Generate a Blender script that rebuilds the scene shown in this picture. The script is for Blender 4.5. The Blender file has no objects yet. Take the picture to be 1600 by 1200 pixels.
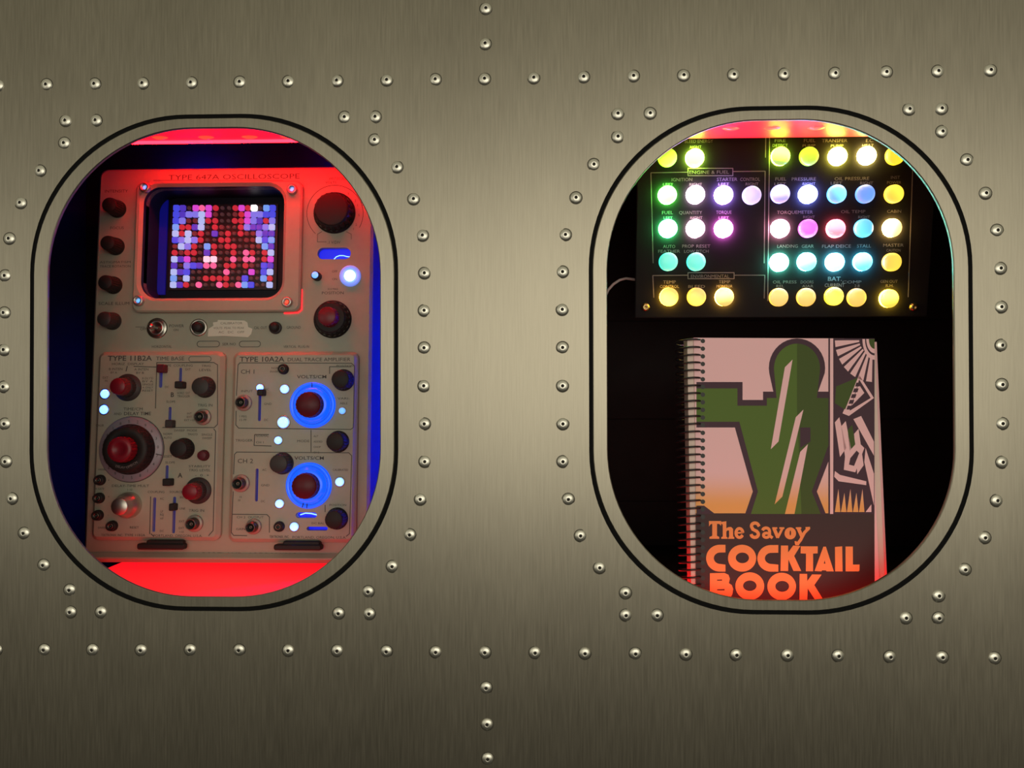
import bpy, bmesh, math, random
from mathutils import Vector, Matrix
from mathutils.geometry import tessellate_polygon

random.seed(7)
SC = bpy.context.scene
COL = SC.collection
R = math.radians

# ------------------------------------------------------------------ camera
F_PX, DIST = 1200.0, 0.60
YAW, PITCH, ROLL = -0.03173, 0.00913, -0.00182
cyw, syw, cp, sp = math.cos(YAW), math.sin(YAW), math.cos(PITCH), math.sin(PITCH)
FWD = Vector((syw * cp, cyw * cp, sp))
_r = Vector((cyw, -syw, 0))
_u = _r.cross(FWD)
RGT = math.cos(ROLL) * _r + math.sin(ROLL) * _u
UPV = -math.sin(ROLL) * _r + math.cos(ROLL) * _u
CAM = Vector((0, -DIST, 0))
cd = bpy.data.cameras.new('camera')
cam = bpy.data.objects.new('camera', cd)
COL.objects.link(cam)
cd.sensor_fit = 'HORIZONTAL'
cd.sensor_width = 36.0
cd.lens = 36.0 * F_PX / 1600.0
cd.clip_start = 0.01
mw = Matrix((RGT, UPV, -FWD)).transposed().to_4x4()
mw.translation = CAM
cam.matrix_world = mw
SC.camera = cam

# ------------------------------------------------------------------ world, room lamps, exposure
W = bpy.data.worlds.new('dim bar room')
SC.world = W
W.use_nodes = True
wt = W.node_tree
wt.nodes.clear()
wo = wt.nodes.new('ShaderNodeOutputWorld')
wb = wt.nodes.new('ShaderNodeBackground')
wtc = wt.nodes.new('ShaderNodeTexCoord')
wsx = wt.nodes.new('ShaderNodeSeparateXYZ')
wmr = wt.nodes.new('ShaderNodeMapRange')
wcr = wt.nodes.new('ShaderNodeValToRGB')
wt.links.new(wtc.outputs['Generated'], wsx.inputs[0])
wt.links.new(wsx.outputs['Z'], wmr.inputs[0])
wmr.inputs[1].default_value, wmr.inputs[2].default_value = -1.0, 1.0
wt.links.new(wmr.outputs[0], wcr.inputs[0])
wcr.color_ramp.elements[0].color = (0.020, 0.018, 0.015, 1)
wcr.color_ramp.elements[0].position = 0.25
wcr.color_ramp.elements[1].color = (0.30, 0.28, 0.205, 1)
wcr.color_ramp.elements[1].position = 0.75
wt.links.new(wcr.outputs[0], wb.inputs[0])
wb.inputs[1].default_value = 1.0
wt.links.new(wb.outputs[0], wo.inputs[0])


def area_lamp(name, loc, target, sx, sy, power, color):
    d = bpy.data.lights.new(name, 'AREA')
    d.shape = 'RECTANGLE'
    d.size, d.size_y = sx, sy
    d.energy = power
    d.color = color
    o = bpy.data.objects.new(name, d)
    COL.objects.link(o)
    o.location = loc
    o.rotation_euler = (Vector(target) - Vector(loc)).to_track_quat('-Z', 'Y').to_euler()
    return o


area_lamp('room_lamp', (0.48, -2.3, 0.20), (0.05, 0, 0.02), 2.5, 1.15, 22.5, (1.0, 0.93, 0.78))
area_lamp('side_lamp', (-1.75, -1.7, 0.12), (-0.25, 0, 0.0), 0.9, 0.9, 3.2, (1.0, 0.94, 0.80))
SC.view_settings.view_transform = 'Standard'
SC.view_settings.look = 'None'
SC.view_settings.exposure = 0.0
SC.view_settings.gamma = 1.0
SC.view_settings.use_curve_mapping = False


# ------------------------------------------------------------------ pixels of the photograph -> points on real planes
def ray(px, py):
    return (RGT * ((px - 800.0) / F_PX) + UPV * ((600.0 - py) / F_PX) + FWD)


def on_depth(px, py, y=0.0):
    d = ray(px, py)
    t = (y - CAM.y) / d.y
    return CAM + d * t


class Frame:
    """A face standing in the alcove: local x right, z up its face, -y out of it."""
    def __init__(self, px, py, depth, tilt_back=0.0, roll=0.0):
        self.o = on_depth(px, py, depth)
        self.m = Matrix.Translation(self.o) @ Matrix.Rotation(-R(tilt_back), 4, 'X') @ Matrix.Rotation(R(roll), 4, 'Y')
        self.inv = self.m.inverted()

    def at(self, px, py, h=0.0):
        c = self.inv @ CAM
        d = self.inv.to_3x3() @ ray(px, py)
        t = (-h - c.y) / d.y
        p = c + d * t
        return (p.x, p.z)

    def scale(self, px, py, h=0.0):
        a, b = self.at(px - 5, py, h), self.at(px + 5, py, h)
        return (b[0] - a[0]) / 10.0


# ------------------------------------------------------------------ materials
def mat(name, base=(0.5, 0.5, 0.5), rough=0.5, metal=0.0, emit=None, strength=0.0, spec=0.5, noise=0.0, nscale=80.0, bump=0.0, coat=0.0):
    m = bpy.data.materials.new(name)
    m.use_nodes = True
    nt = m.node_tree
    b = nt.nodes['Principled BSDF']
    b.inputs['Base Color'].default_value = (*base, 1)
    b.inputs['Roughness'].default_value = rough
    b.inputs['Metallic'].default_value = metal
    b.inputs['Specular IOR Level'].default_value = spec
    b.inputs['Coat Weight'].default_value = coat
    if emit is not None:
        b.inputs['Emission Color'].default_value = (*emit, 1)
        b.inputs['Emission Strength'].default_value = strength
    if noise > 0 or bump > 0:
        tc = nt.nodes.new('ShaderNodeTexCoord')
        n = nt.nodes.new('ShaderNodeTexNoise')
        n.inputs['Scale'].default_value = nscale
        n.inputs['Detail'].default_value = 4
        nt.links.new(tc.outputs['Object'], n.inputs['Vector'])
        if noise > 0:
            mr = nt.nodes.new('ShaderNodeMapRange')
            mr.inputs[3].default_value, mr.inputs[4].default_value = 1 - noise, 1 + noise
            nt.links.new(n.outputs['Fac'], mr.inputs[0])
            mx = nt.nodes.new('ShaderNodeVectorMath')
            mx.operation = 'SCALE'
            mx.inputs[0].default_value = base
            nt.links.new(mr.outputs[0], mx.inputs['Scale'])
            nt.links.new(mx.outputs[0], b.inputs['Base Color'])
        if bump > 0:
            bp = nt.nodes.new('ShaderNodeBump')
            bp.inputs['Strength'].default_value = bump
            bp.inputs['Distance'].default_value = 0.0005
            nt.links.new(n.outputs['Fac'], bp.inputs['Height'])
            nt.links.new(bp.outputs[0], b.inputs['Normal'])
    return m


def brushed(name, base, rough, aniso):
    m = bpy.data.materials.new(name)
    m.use_nodes = True
    nt = m.node_tree
    L = nt.links
    b = nt.nodes['Principled BSDF']
    b.inputs['Metallic'].default_value = 1.0
    tc = nt.nodes.new('ShaderNodeTexCoord')
    mp = nt.nodes.new('ShaderNodeMapping')
    mp.inputs['Scale'].default_value = (800, 60, 34)
    L.new(tc.outputs['Object'], mp.inputs[0])
    n = nt.nodes.new('ShaderNodeTexNoise')
    n.inputs['Scale'].default_value = 1.0
    n.inputs['Detail'].default_value = 3
    L.new(mp.outputs[0], n.inputs['Vector'])
    mp2 = nt.nodes.new('ShaderNodeMapping')
    mp2.inputs['Scale'].default_value = (16, 5, 2.2)
    L.new(tc.outputs['Object'], mp2.inputs[0])
    n2 = nt.nodes.new('ShaderNodeTexNoise')
    n2.inputs['Scale'].default_value = 1.0
    n2.inputs['Detail'].default_value = 5
    L.new(mp2.outputs[0], n2.inputs['Vector'])
    mr = nt.nodes.new('ShaderNodeMapRange')
    mr.inputs[3].default_value, mr.inputs[4].default_value = rough - 0.05, rough + 0.05
    L.new(n.outputs['Fac'], mr.inputs[0])
    L.new(mr.outputs[0], b.inputs['Roughness'])
    ad = nt.nodes.new('ShaderNodeMath')
    ad.operation = 'MULTIPLY_ADD'
    ad.inputs[1].default_value = 0.46
    ad.inputs[2].default_value = 0.62
    L.new(n.outputs['Fac'], ad.inputs[0])
    ad2 = nt.nodes.new('ShaderNodeMath')
    ad2.operation = 'MULTIPLY_ADD'
    ad2.inputs[1].default_value = 0.30
    L.new(n2.outputs['Fac'], ad2.inputs[0])
    L.new(ad.outputs[0], ad2.inputs[2])
    sc = nt.nodes.new('ShaderNodeVectorMath')
    sc.operation = 'SCALE'
    sc.inputs[0].default_value = base
    L.new(ad2.outputs[0], sc.inputs['Scale'])
    L.new(sc.outputs[0], b.inputs['Base Color'])
    b.inputs['Anisotropic'].default_value = aniso
    cx = nt.nodes.new('ShaderNodeCombineXYZ')
    cx.inputs[0].default_value = 1.0
    L.new(cx.outputs[0], b.inputs['Tangent'])
    bp = nt.nodes.new('ShaderNodeBump')
    bp.inputs['Strength'].default_value = 0.06
    bp.inputs['Distance'].default_value = 0.0004
    L.new(n.outputs['Fac'], bp.inputs['Height'])
    L.new(bp.outputs[0], b.inputs['Normal'])
    return m


def lamp_lens(name, color, lo, hi, ang):
    """Lit button: its bulb sits off-centre, so one side of the lens is hotter."""
    m = bpy.data.materials.new(name)
    m.use_nodes = True
    nt = m.node_tree
    b = nt.nodes['Principled BSDF']
    b.inputs['Base Color'].default_value = (0.3, 0.3, 0.3, 1)
    b.inputs['Roughness'].default_value = 0.3
    b.inputs['Emission Color'].default_value = (*color, 1)
    tc = nt.nodes.new('ShaderNodeTexCoord')
    dt = nt.nodes.new('ShaderNodeVectorMath')
    dt.operation = 'DOT_PRODUCT'
    dt.inputs[1].default_value = (math.cos(R(ang)), 0, math.sin(R(ang)))
    nt.links.new(tc.outputs['Object'], dt.inputs[0])
    mr = nt.nodes.new('ShaderNodeMapRange')
    mr.interpolation_type = 'SMOOTHSTEP'
    mr.inputs[1].default_value, mr.inputs[2].default_value = -0.006, 0.004
    mr.inputs[3].default_value, mr.inputs[4].default_value = lo, hi
    nt.links.new(dt.outputs['Value'], mr.inputs[0])
    nt.links.new(mr.outputs[0], b.inputs['Emission Strength'])
    return m


HULL = (0.315, 0.290, 0.228)
M_hull = brushed('brushed aluminium skin', HULL, 0.40, 0.4)
M_ring = brushed('brushed aluminium window frame', HULL, 0.38, 0.4)
M_rivet = mat('rivet aluminium', (0.80, 0.78, 0.68), 0.40, 1.0)
M_rivetshade = mat('painted shade rim', (0.055, 0.050, 0.038), 0.6, 0.6)  # dark rim paints the shade of the dimple around each rivet
M_pit = mat('rivet mandrel pit', (0.015, 0.012, 0.008), 0.7)
M_gasket = mat('black rubber gasket', (0.004, 0.004, 0.004), 0.7, spec=0.1)
M_black = mat('matt black paint', (0.010, 0.009, 0.0095), 0.75, spec=0.15, noise=0.3, nscale=40)
M_shelf = mat('pale painted shelf', (0.62, 0.56, 0.54), 0.6, noise=0.08, nscale=60)
M_case = mat('blue grey cabinet side', (0.10, 0.14, 0.20), 0.55)
M_panel = mat('beige anodised panel', (0.298, 0.292, 0.220), 0.48, noise=0.06, nscale=160)
M_module = mat('beige anodised plug in', (0.300, 0.302, 0.230), 0.46, noise=0.06, nscale=160)
M_print = mat('dark silkscreen ink', (0.035, 0.03, 0.028), 0.6)
M_knob = mat('black bakelite', (0.014, 0.0135, 0.013), 0.55, spec=0.25)
M_knobgrey = mat('dark grey bakelite', (0.030, 0.029, 0.028), 0.5, spec=0.3)
M_red = mat('red bakelite cap', (0.150, 0.006, 0.015), 0.38, spec=0.35)
M_maroon = mat('maroon bakelite', (0.075, 0.007, 0.014), 0.45, spec=0.3)
M_chrome = mat('nickel plating', (0.40, 0.385, 0.34), 0.3, 1.0)
M_flange = mat('worn grey socket flange', (0.30, 0.28, 0.235), 0.5, 0.5)
M_bnc = mat('tarnished nickel', (0.17, 0.155, 0.13), 0.42, 1.0)
M_satin = mat('satin turned metal', (0.55, 0.53, 0.47), 0.42, 1.0)
M_brass = mat('brass screw', (0.60, 0.45, 0.20), 0.35, 1.0)
M_sock = mat('dark socket insulator', (0.012, 0.011, 0.010), 0.5)
M_white = mat('off white paper label', (0.62, 0.58, 0.47), 0.7)
M_grey = mat('grey translucent dial skirt', (0.20, 0.19, 0.22), 0.35)
M_led = mat('white blue light emitting diode', (0.5, 0.6, 0.8), 0.3, emit=(0.05, 0.15, 1.0), strength=8.0)
M_ledbig = mat('bright white blue lamp', (0.5, 0.6, 0.8), 0.3, emit=(0.22, 0.40, 1.0), strength=7.0)
M_ledcyan = mat('cyan blue light emitting diode', (0.3, 0.6, 0.8), 0.3, emit=(0.07, 0.30, 1.0), strength=1.4)
M_ledhalo = mat('blue lit lamp collar', (0.25, 0.35, 0.7), 0.3, emit=(0.14, 0.25, 0.95), strength=0.75)
M_slot = mat('blue backlight board', (0.02, 0.02, 0.3), 0.5, emit=(0.006, 0.010, 0.72), strength=1.0)
M_blue = mat('blue lit plastic dial', (0.02, 0.08, 0.4), 0.25, emit=(0.0, 0.085, 1.0), strength=1.15)
M_blueglow = mat('blue led strip', (0.1, 0.1, 0.5), 0.4, emit=(0.0, 0.020, 1.0), strength=90.0)
M_bluepatch = mat('added blue patch light', (0.1, 0.1, 0.5), 0.4, emit=(0.0, 0.005, 1.0), strength=300.0)
M_bluedim = mat('added dim blue light', (0.1, 0.1, 0.5), 0.4, emit=(0.0, 0.010, 1.0), strength=12.0)
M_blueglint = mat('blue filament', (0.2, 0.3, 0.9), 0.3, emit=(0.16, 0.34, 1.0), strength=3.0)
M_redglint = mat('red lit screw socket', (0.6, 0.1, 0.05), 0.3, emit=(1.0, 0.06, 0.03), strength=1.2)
M_bar = mat('red frosted light bar', (0.4, 0.02, 0.03), 0.4, emit=(1.0, 0.0035, 0.017), strength=2.0)
M_baredge = mat('red light bar edge', (0.4, 0.02, 0.03), 0.4, emit=(1.0, 0.0012, 0.0025), strength=100.0)
M_footbar = mat('red frosted foot light', (0.35, 0.10, 0.09), 0.5, emit=(1.0, 0.006, 0.012), strength=1.2)
M_footbright = mat('bright red frosted foot light', (0.35, 0.10, 0.09), 0.5, emit=(1.0, 0.004, 0.010), strength=4.0)
M_diode = mat('red light emitting diode', (0.5, 0.1, 0.05), 0.3, emit=(1.0, 0.018, 0.008), strength=4.0)
M_crt = mat('dark screen well', (0.006, 0.006, 0.012), 0.5, spec=0.2)
M_crtblue = mat('blue lit screen well side', (0.004, 0.006, 0.10), 0.3)
M_annun = mat('black anodised annunciator plate', (0.016, 0.0145, 0.0155), 0.6, spec=0.02)
M_annprint = mat('grey silkscreen lettering', (0.19, 0.17, 0.165), 0.7, spec=0.1)
M_cord = mat('pale grey cord', (0.45, 0.42, 0.40), 0.5)
M_wire = mat('black spiral wire', (0.012, 0.011, 0.012), 0.3)
M_page = mat('book paper', (0.80, 0.62, 0.55), 0.8)
M_pagehole = mat('shaded punched paper edge', (0.42, 0.30, 0.28), 0.8)
M_plum = mat('plum ink', (0.075, 0.036, 0.054), 0.42, spec=0.12)
M_umber = mat('dark umber ink', (0.060, 0.032, 0.033), 0.40, spec=0.12)
M_green = mat('green ink', (0.105, 0.175, 0.032), 0.42, spec=0.12)
M_green2 = mat('deep green ink', (0.070, 0.105, 0.024), 0.42, spec=0.12)
M_pink = mat('pink ink', (0.97, 0.585, 0.62), 0.42, spec=0.12)
M_title = mat('orange ink', (0.95, 0.33, 0.11), 0.42, spec=0.12)


def fade_mat(name, c0, c1, z0, z1):
    """Printed ink that runs from one colour to another up the cover."""
    m = mat(name, c0, 0.45, spec=0.12)
    nt = m.node_tree
    b = nt.nodes['Principled BSDF']
    tc = nt.nodes.new('ShaderNodeTexCoord')
    sx = nt.nodes.new('ShaderNodeSeparateXYZ')
    mr = nt.nodes.new('ShaderNodeMapRange')
    mr.interpolation_type = 'SMOOTHSTEP'
    mr.inputs[1].default_value, mr.inputs[2].default_value = z0, z1
    mx = nt.nodes.new('ShaderNodeMix')
    mx.data_type = 'RGBA'
    mx.inputs[6].default_value = (*c0, 1)
    mx.inputs[7].default_value = (*c1, 1)
    nt.links.new(tc.outputs['Object'], sx.inputs[0])
    nt.links.new(sx.outputs['Z'], mr.inputs[0])
    nt.links.new(mr.outputs[0], mx.inputs[0])
    nt.links.new(mx.outputs[2], b.inputs['Base Color'])
    return m


# ------------------------------------------------------------------ mesh building
def rrect(cx, cz, w, h, r, n=8):
    r = max(min(r, w / 2 - 1e-6, h / 2 - 1e-6), 1e-6)
    pts = []
    for (sx, sz, a0) in ((1, 1, 0), (-1, 1, 90), (-1, -1, 180), (1, -1, 270)):
        for k in range(n + 1):
            a = R(a0 + 90.0 * k / n)
            pts.append((cx + sx * (w / 2 - r) + r * math.cos(a), cz + sz * (h / 2 - r) + r * math.sin(a)))
    return pts


def circ(cx, cz, r, n=32, rz=None):
    rz = rz or r
    return [(cx + r * math.cos(2 * math.pi * k / n), cz + rz * math.sin(2 * math.pi * k / n)) for k in range(n)]


_LIFT = 0


class MB:
    def __init__(self):
        self.v, self.f, self.mi, self.sm = [], [], [], []

    def face(self, idx, mi=0, sm=False):
        self.f.append(tuple(idx)); self.mi.append(mi); self.sm.append(sm)

    def poly(self, outer, y, holes=(), mi=0, flip=False):
        loops = [[Vector((p[0], p[1], 0)) for p in outer]] + [[Vector((p[0], p[1], 0)) for p in h] for h in holes]
        flat = [p for l in loops for p in l]
        b = len(self.v)
        self.v += [(p.x, y, p.y) for p in flat]
        for t in tessellate_polygon(loops):
            a, bb, c = t
            pa, pb, pc = flat[a], flat[bb], flat[c]
            area = (pb.x - pa.x) * (pc.y - pa.y) - (pb.y - pa.y) * (pc.x - pa.x)
            if abs(area) < 1e-14:
                continue
            ccw = area > 0
            # facing -y means counter-clockwise seen from -y (x right, z up)
            if ccw == flip:
                a, c = c, a
            self.face((b + a, b + bb, b + c), mi)

    def wall(self, loop, y0, y1, mi=0, sm=False, loop1=None):
        loop1 = loop1 or loop
        n = len(loop)
        b = len(self.v)
        self.v += [(p[0], y0, p[1]) for p in loop] + [(p[0], y1, p[1]) for p in loop1]
        for k in range(n):
            k2 = (k + 1) % n
            self.face((b + k, b + k2, b + n + k2, b + n + k), mi, sm)

    def prism(self, outer, y0, y1, holes=(), mi=0, mi_side=None, back=True, sm=False):
        """front at y0 (nearer the viewer), back at y1"""
        ms = mi if mi_side is None else mi_side
        self.poly(outer, y0, holes, mi)
        if back:
            self.poly(outer, y1, holes, ms, flip=True)
        self.wall(outer, y1, y0, ms, sm)
        for h in holes:
            self.wall(h, y0, y1, ms, sm)

    def plate(self, cx, cz, w, h, r, y_front, y_back, bev, holes=(), mi=0, n=8):
        o = rrect(cx, cz, w, h, r, n)
        i = rrect(cx, cz, w - 2 * bev, h - 2 * bev, max(r - bev, 1e-4), n)
        self.poly(i, y_front, holes, mi)
        self.wall(o, y_front + bev, y_front, mi, True, i)
        self.wall(o, y_back, y_front + bev, mi)
        self.poly(o, y_back, holes, mi, flip=True)
        for hh in holes:
            self.wall(hh, y_front, y_back, mi)

    def box(self, x0, x1, y0, y1, z0, z1, mi=0):
        self.prism([(x0, z0), (x1, z0), (x1, z1), (x0, z1)], y0, y1, mi=mi)

    def lathe(self, prof, cx=0.0, cz=0.0, n=32, mi=0, mis=None, flutes=0, depth=0.0, sm=True, y=0.0):
        """profile of (radius, height out of the panel); axis along -y"""
        b0 = len(self.v)
        rings = []
        for k, (r, h) in enumerate(prof):
            fl = 0.0
            if len(prof[k:k + 1][0]) > 2:
                fl = prof[k][2]
            if r < 1e-7:
                self.v.append((cx, y - h, cz))
                rings.append([len(self.v) - 1])
            else:
                ids = []
                for j in range(n):
                    a = 2 * math.pi * j / n
                    rr = r
                    self.v.append((cx + rr * math.cos(a), y - h, cz + rr * math.sin(a)))
                    ids.append(len(self.v) - 1)
                rings.append(ids)
        for k in range(len(rings) - 1):
            A, B = rings[k], rings[k + 1]
            m = mi if mis is None else mis[k]
            for j in range(n):
                j2 = (j + 1) % n
                if len(A) == 1 and len(B) == 1:
                    continue
                if len(A) == 1:
                    self.face((A[0], B[j2], B[j]), m, sm)
                elif len(B) == 1:
                    self.face((A[j], A[j2], B[0]), m, sm)
                else:
                    self.face((A[j], A[j2], B[j2], B[j]), m, sm)

    def fluted(self, r0, r1, h0, h1, n_fl, amp, cx=0, cz=0, mi=0, cap=True):
        n = n_fl * 4
        lo, hi = [], []
        for j in range(n):
            a = 2 * math.pi * j / n
            k = (1.0, 0.65, 0.0, 0.65)[j % 4]
            lo.append((cx + (r0 - amp * (1 - k)) * math.cos(a), cz + (r0 - amp * (1 - k)) * math.sin(a)))
            hi.append((cx + (r1 - amp * (1 - k)) * math.cos(a), cz + (r1 - amp * (1 - k)) * math.sin(a)))
        self.wall(lo, -h0, -h1, mi, False, hi)
        if cap:
            self.poly(hi, -h1, (), mi)

    def stroke(self, pts, w, y0, y1, mi=0, closed=False, w1=None):
        """flat ribbon along a 2D line with round-ish joints"""
        n = len(pts)
        segs = n if closed else n - 1
        for k in range(segs):
            a, b = pts[k], pts[(k + 1) % n]
            dx, dz = b[0] - a[0], b[1] - a[1]
            l = math.hypot(dx, dz)
            if l < 1e-9:
                continue
            ux, uz = dx / l, dz / l
            e = w * 0.5
            ea = e * 0.4
            global _LIFT
            _LIFT = (_LIFT + 1) % 16
            yl = y0 - 0.000004 * _LIFT
            q = [(a[0] - ux * ea + uz * e, a[1] - uz * ea - ux * e), (b[0] + ux * ea + uz * e, b[1] + uz * ea - ux * e),
                 (b[0] + ux * ea - uz * e, b[1] + uz * ea + ux * e), (a[0] - ux * ea - uz * e, a[1] - uz * ea + ux * e)]
            self.prism(q, yl, y1, mi=mi, back=False)

    def tube(self, pts, r, n=8, mi=0, closed=False):
        P = [Vector(p) for p in pts]
        N = len(P)
        rings = []
        prev = None
        for k in range(N):
            if closed:
                t = (P[(k + 1) % N] - P[k - 1]).normalized()
            else:
                t = (P[min(k + 1, N - 1)] - P[max(k - 1, 0)]).normalized()
            if prev is None:
                ref = Vector((0, 0, 1)) if abs(t.z) < 0.9 else Vector((1, 0, 0))
                nrm = t.cross(ref).normalized()
            else:
                nrm = (prev - t * prev.dot(t)).normalized()
            prev = nrm
            bn = t.cross(nrm)
            ids = []
            for j in range(n):
                a = 2 * math.pi * j / n
                self.v.append(tuple(P[k] + (nrm * math.cos(a) + bn * math.sin(a)) * r))
                ids.append(len(self.v) - 1)
            rings.append(ids)
        for k in range(N if closed else N - 1):
            A, B = rings[k], rings[(k + 1) % N]
            for j in range(n):
                j2 = (j + 1) % n
                self.face((A[j], B[j], B[j2], A[j2]), mi, True)
        if not closed:
            self.face(tuple(rings[0]), mi)
            self.face(tuple(reversed(rings[-1])), mi)

    def text(self, s, x, z, height, y, width=None, align='CENTER', bold=0.0, mi=0, thick=0.00012, angle=0.0):
        m = text_mesh(s, bold)
        if m is None:
            return
        vs, fs, (x0, x1, z0, z1) = m
        k = height / 0.729
        kx = k if width is None else width / max(x1 - x0, 1e-6)
        ox = {'CENTER': -(x0 + x1) / 2, 'LEFT': -x0, 'RIGHT': -x1}[align]
        b = len(self.v)
        ca, sa = math.cos(angle), math.sin(angle)
        for (vx, vz) in vs:
            lx, lz = (vx + ox) * kx, (vz - 0.3645) * k
            self.v.append((x + lx * ca - lz * sa, y - thick, z + lx * sa + lz * ca))
        for f in fs:
            self.face(tuple(b + i for i in f), mi)

    def build(self, name, mats, parent=None, loc=None, smooth_angle=None):
        me = bpy.data.meshes.new(name)
        me.from_pydata(self.v, [], self.f)
        if not isinstance(mats, (list, tuple)):
            mats = [mats]
        for m in mats:
            me.materials.append(m)
        me.polygons.foreach_set('material_index', self.mi)
        me.polygons.foreach_set('use_smooth', self.sm)
        me.update()
        o = bpy.data.objects.new(name, me)
        COL.objects.link(o)
        if parent is not None:
            o.parent = parent
        if loc is not None:
            o.location = loc
        return o


_TEXT = {}


def text_mesh(s, bold=0.0):
    key = (s, bold)
    if key not in _TEXT:
        cu = bpy.data.curves.new('tmp', 'FONT')
        cu.body = s
        cu.size = 1.0
        cu.offset = bold
        cu.resolution_u = 2
        ob = bpy.data.objects.new('tmp', cu)
        COL.objects.link(ob)
        bpy.context.view_layer.update()
        dg = bpy.context.evaluated_depsgraph_get()
        me = ob.evaluated_get(dg).to_mesh()
        vs = [(v.co.x, v.co.y) for v in me.vertices]
        fs = [tuple(p.vertices) for p in me.polygons]
        ob.evaluated_get(dg).to_mesh_clear()
        bpy.data.objects.remove(ob)
        bpy.data.curves.remove(cu)
        if not vs:
            _TEXT[key] = None
        else:
            xs, zs = [v[0] for v in vs], [v[1] for v in vs]
            _TEXT[key] = (vs, fs, (min(xs), max(xs), min(zs), max(zs)))
    return _TEXT[key]


def print_on(obj, mb, m):
    """printed marks belong to the face they are printed on"""
    bm = bmesh.new()
    bm.from_mesh(obj.data)
    obj.data.materials.append(m)
    k = len(obj.data.materials) - 1
    vs = [bm.verts.new(v) for v in mb.v]
    for f in mb.f:
        try:
            nf = bm.faces.new([vs[i] for i in f])
            nf.material_index = k
        except ValueError:
            pass
    bm.to_mesh(obj.data)
    bm.free()


def thing(name, label, cat, m, group=None):
    o = bpy.data.objects.new(name, None)
    o.empty_display_size = 0.02
    COL.objects.link(o)
    o.matrix_world = m
    o['label'] = label
    o['category'] = cat
    if group:
        o['group'] = group
    return o


def structure(o, label, cat):
    o['kind'] = 'structure'
    o['label'] = label
    o['category'] = cat
    return o


# ------------------------------------------------------------------ hull skin with two portholes
LEFT_OPEN = dict(l=(74, 567), r=(594, 567), t=(334, 200), b=(334, 933))
RIGHT_OPEN = dict(l=(949, 563), r=(1491, 563), t=(1222, 187.5), b=(1222, 938))


def opening(q):
    xl, xr = on_depth(*q['l']).x, on_depth(*q['r']).x
    zt, zb = on_depth(*q['t']).z, on_depth(*q['b']).z
    return (xl + xr) / 2, (zt + zb) / 2, xr - xl, zt - zb


OPENS = [opening(LEFT_OPEN), opening(RIGHT_OPEN)]
RAD = 0.1165
SIDE, TOPW, GAP = 0.0113, 0.0080, 0.0030      # frame width beside / above the opening, width of the dark joint


def win_loop(k, extra_w=0.0, extra_h=0.0, extra_r=0.0, n=24):
    cx, cz, w, h = OPENS[k]
    return rrect(cx, cz, w + 2 * extra_w, h + 2 * extra_h, RAD + extra_r, n)


def rect_loop(x0, x1, z0, z1):
    return [(x0, z0), (x1, z0), (x1, z1), (x0, z1)]


b = MB()
holes = [win_loop(k, SIDE + GAP, TOPW + GAP, 0.009) for k in (0, 1)]
b.prism(rect_loop(-0.95, 0.95, -0.62, 0.66), 0.0, 0.003, holes)
hull = structure(b.build('wall_front', M_hull), 'brushed aluminium wall skin with riveted seams around two portholes', 'wall')

windows = []
for k in (0, 1):
    b = MB()
    o, i = win_loop(k, SIDE, TOPW, 0.007), win_loop(k)
    oo, ii = win_loop(k, SIDE - 0.0006, TOPW - 0.0006, 0.0066), win_loop(k, 0.0006, 0.0006, 0.0005)
    b.poly(oo, -0.0004, [ii])
    b.wall(o, 0.0002, -0.0004, 0, True, oo)
    b.wall(o, 0.0022, 0.0002)
    b.wall(ii, -0.0004, 0.0002, 0, True, i)
    b.wall(i, 0.0002, 0.0022)
    b.poly(o, 0.0022, [i], flip=True)
    w = structure(b.build('window_%d' % (k + 1), M_ring),
                  ('rounded brushed metal porthole frame in front of the oscilloscope',
                   'rounded brushed metal porthole frame in front of the lamp panel and book')[k], 'window')
    windows.append(w)
    g = MB()
    g.prism(win_loop(k, SIDE + GAP, TOPW + GAP, 0.009), 0.0006, 0.0045, [win_loop(k, SIDE, TOPW, 0.007)])
    g.build('gasket', M_gasket, w)

# rivets, each one a part of the sheet it fastens
TOPROW = [(-4, 132), (71.5, 131), (147, 130), (222, 129), (298, 128), (374, 127), (450, 126), (526, 125), (604, 124), (680, 123), (757, 122), (834, 120.5),
          (912, 119), (990, 117.5), (1068.5, 116.5), (1147, 115.5), (1226.5, 114.5), (1305.5, 113.5), (1385.5, 111.5), (1466.5, 110), (1548.5, 108.5)]
BOTROW = [(-7, 1015.5), (68, 1015.5), (143.5, 1015.5), (219.5, 1016), (296.5, 1015.5), (373, 1016), (450, 1016.5), (526.5, 1017), (603.5, 1018), (680.5, 1019), (757.5, 1019.5),
          (836, 1020), (914, 1021), (993, 1021.5), (1072, 1022.5), (1151, 1023.5), (1231, 1024), (1310.5, 1025), (1391.5, 1026.5), (1473, 1027), (1555, 1028.5)]
COLUMN = [(759, 12), (758, 67), (759.5, 1075), (761, 1132), (762, 1186)]
AROUND_L = [(101.5, 187.5), (149, 187), (99.5, 222.5), (61, 266), (31, 316), (13.5, 372), (7, 430), (5.5, 488), (5.5, 546), (5, 604), (6.5, 662), (8, 721), (17, 779),
            (36.5, 833), (67, 883), (108, 922), (109, 956.5), (157, 956.5), (538, 182), (586, 181.5), (585, 217.5), (620, 260), (646, 310), (660, 367), (663, 426),
            (662.5, 484.5), (662.5, 543), (662, 602.5), (663, 662), (663.5, 721), (656.5, 780), (640, 835.5), (612.5, 885), (575, 924.5), (576.5, 959), (528.5, 958.5)]
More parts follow.
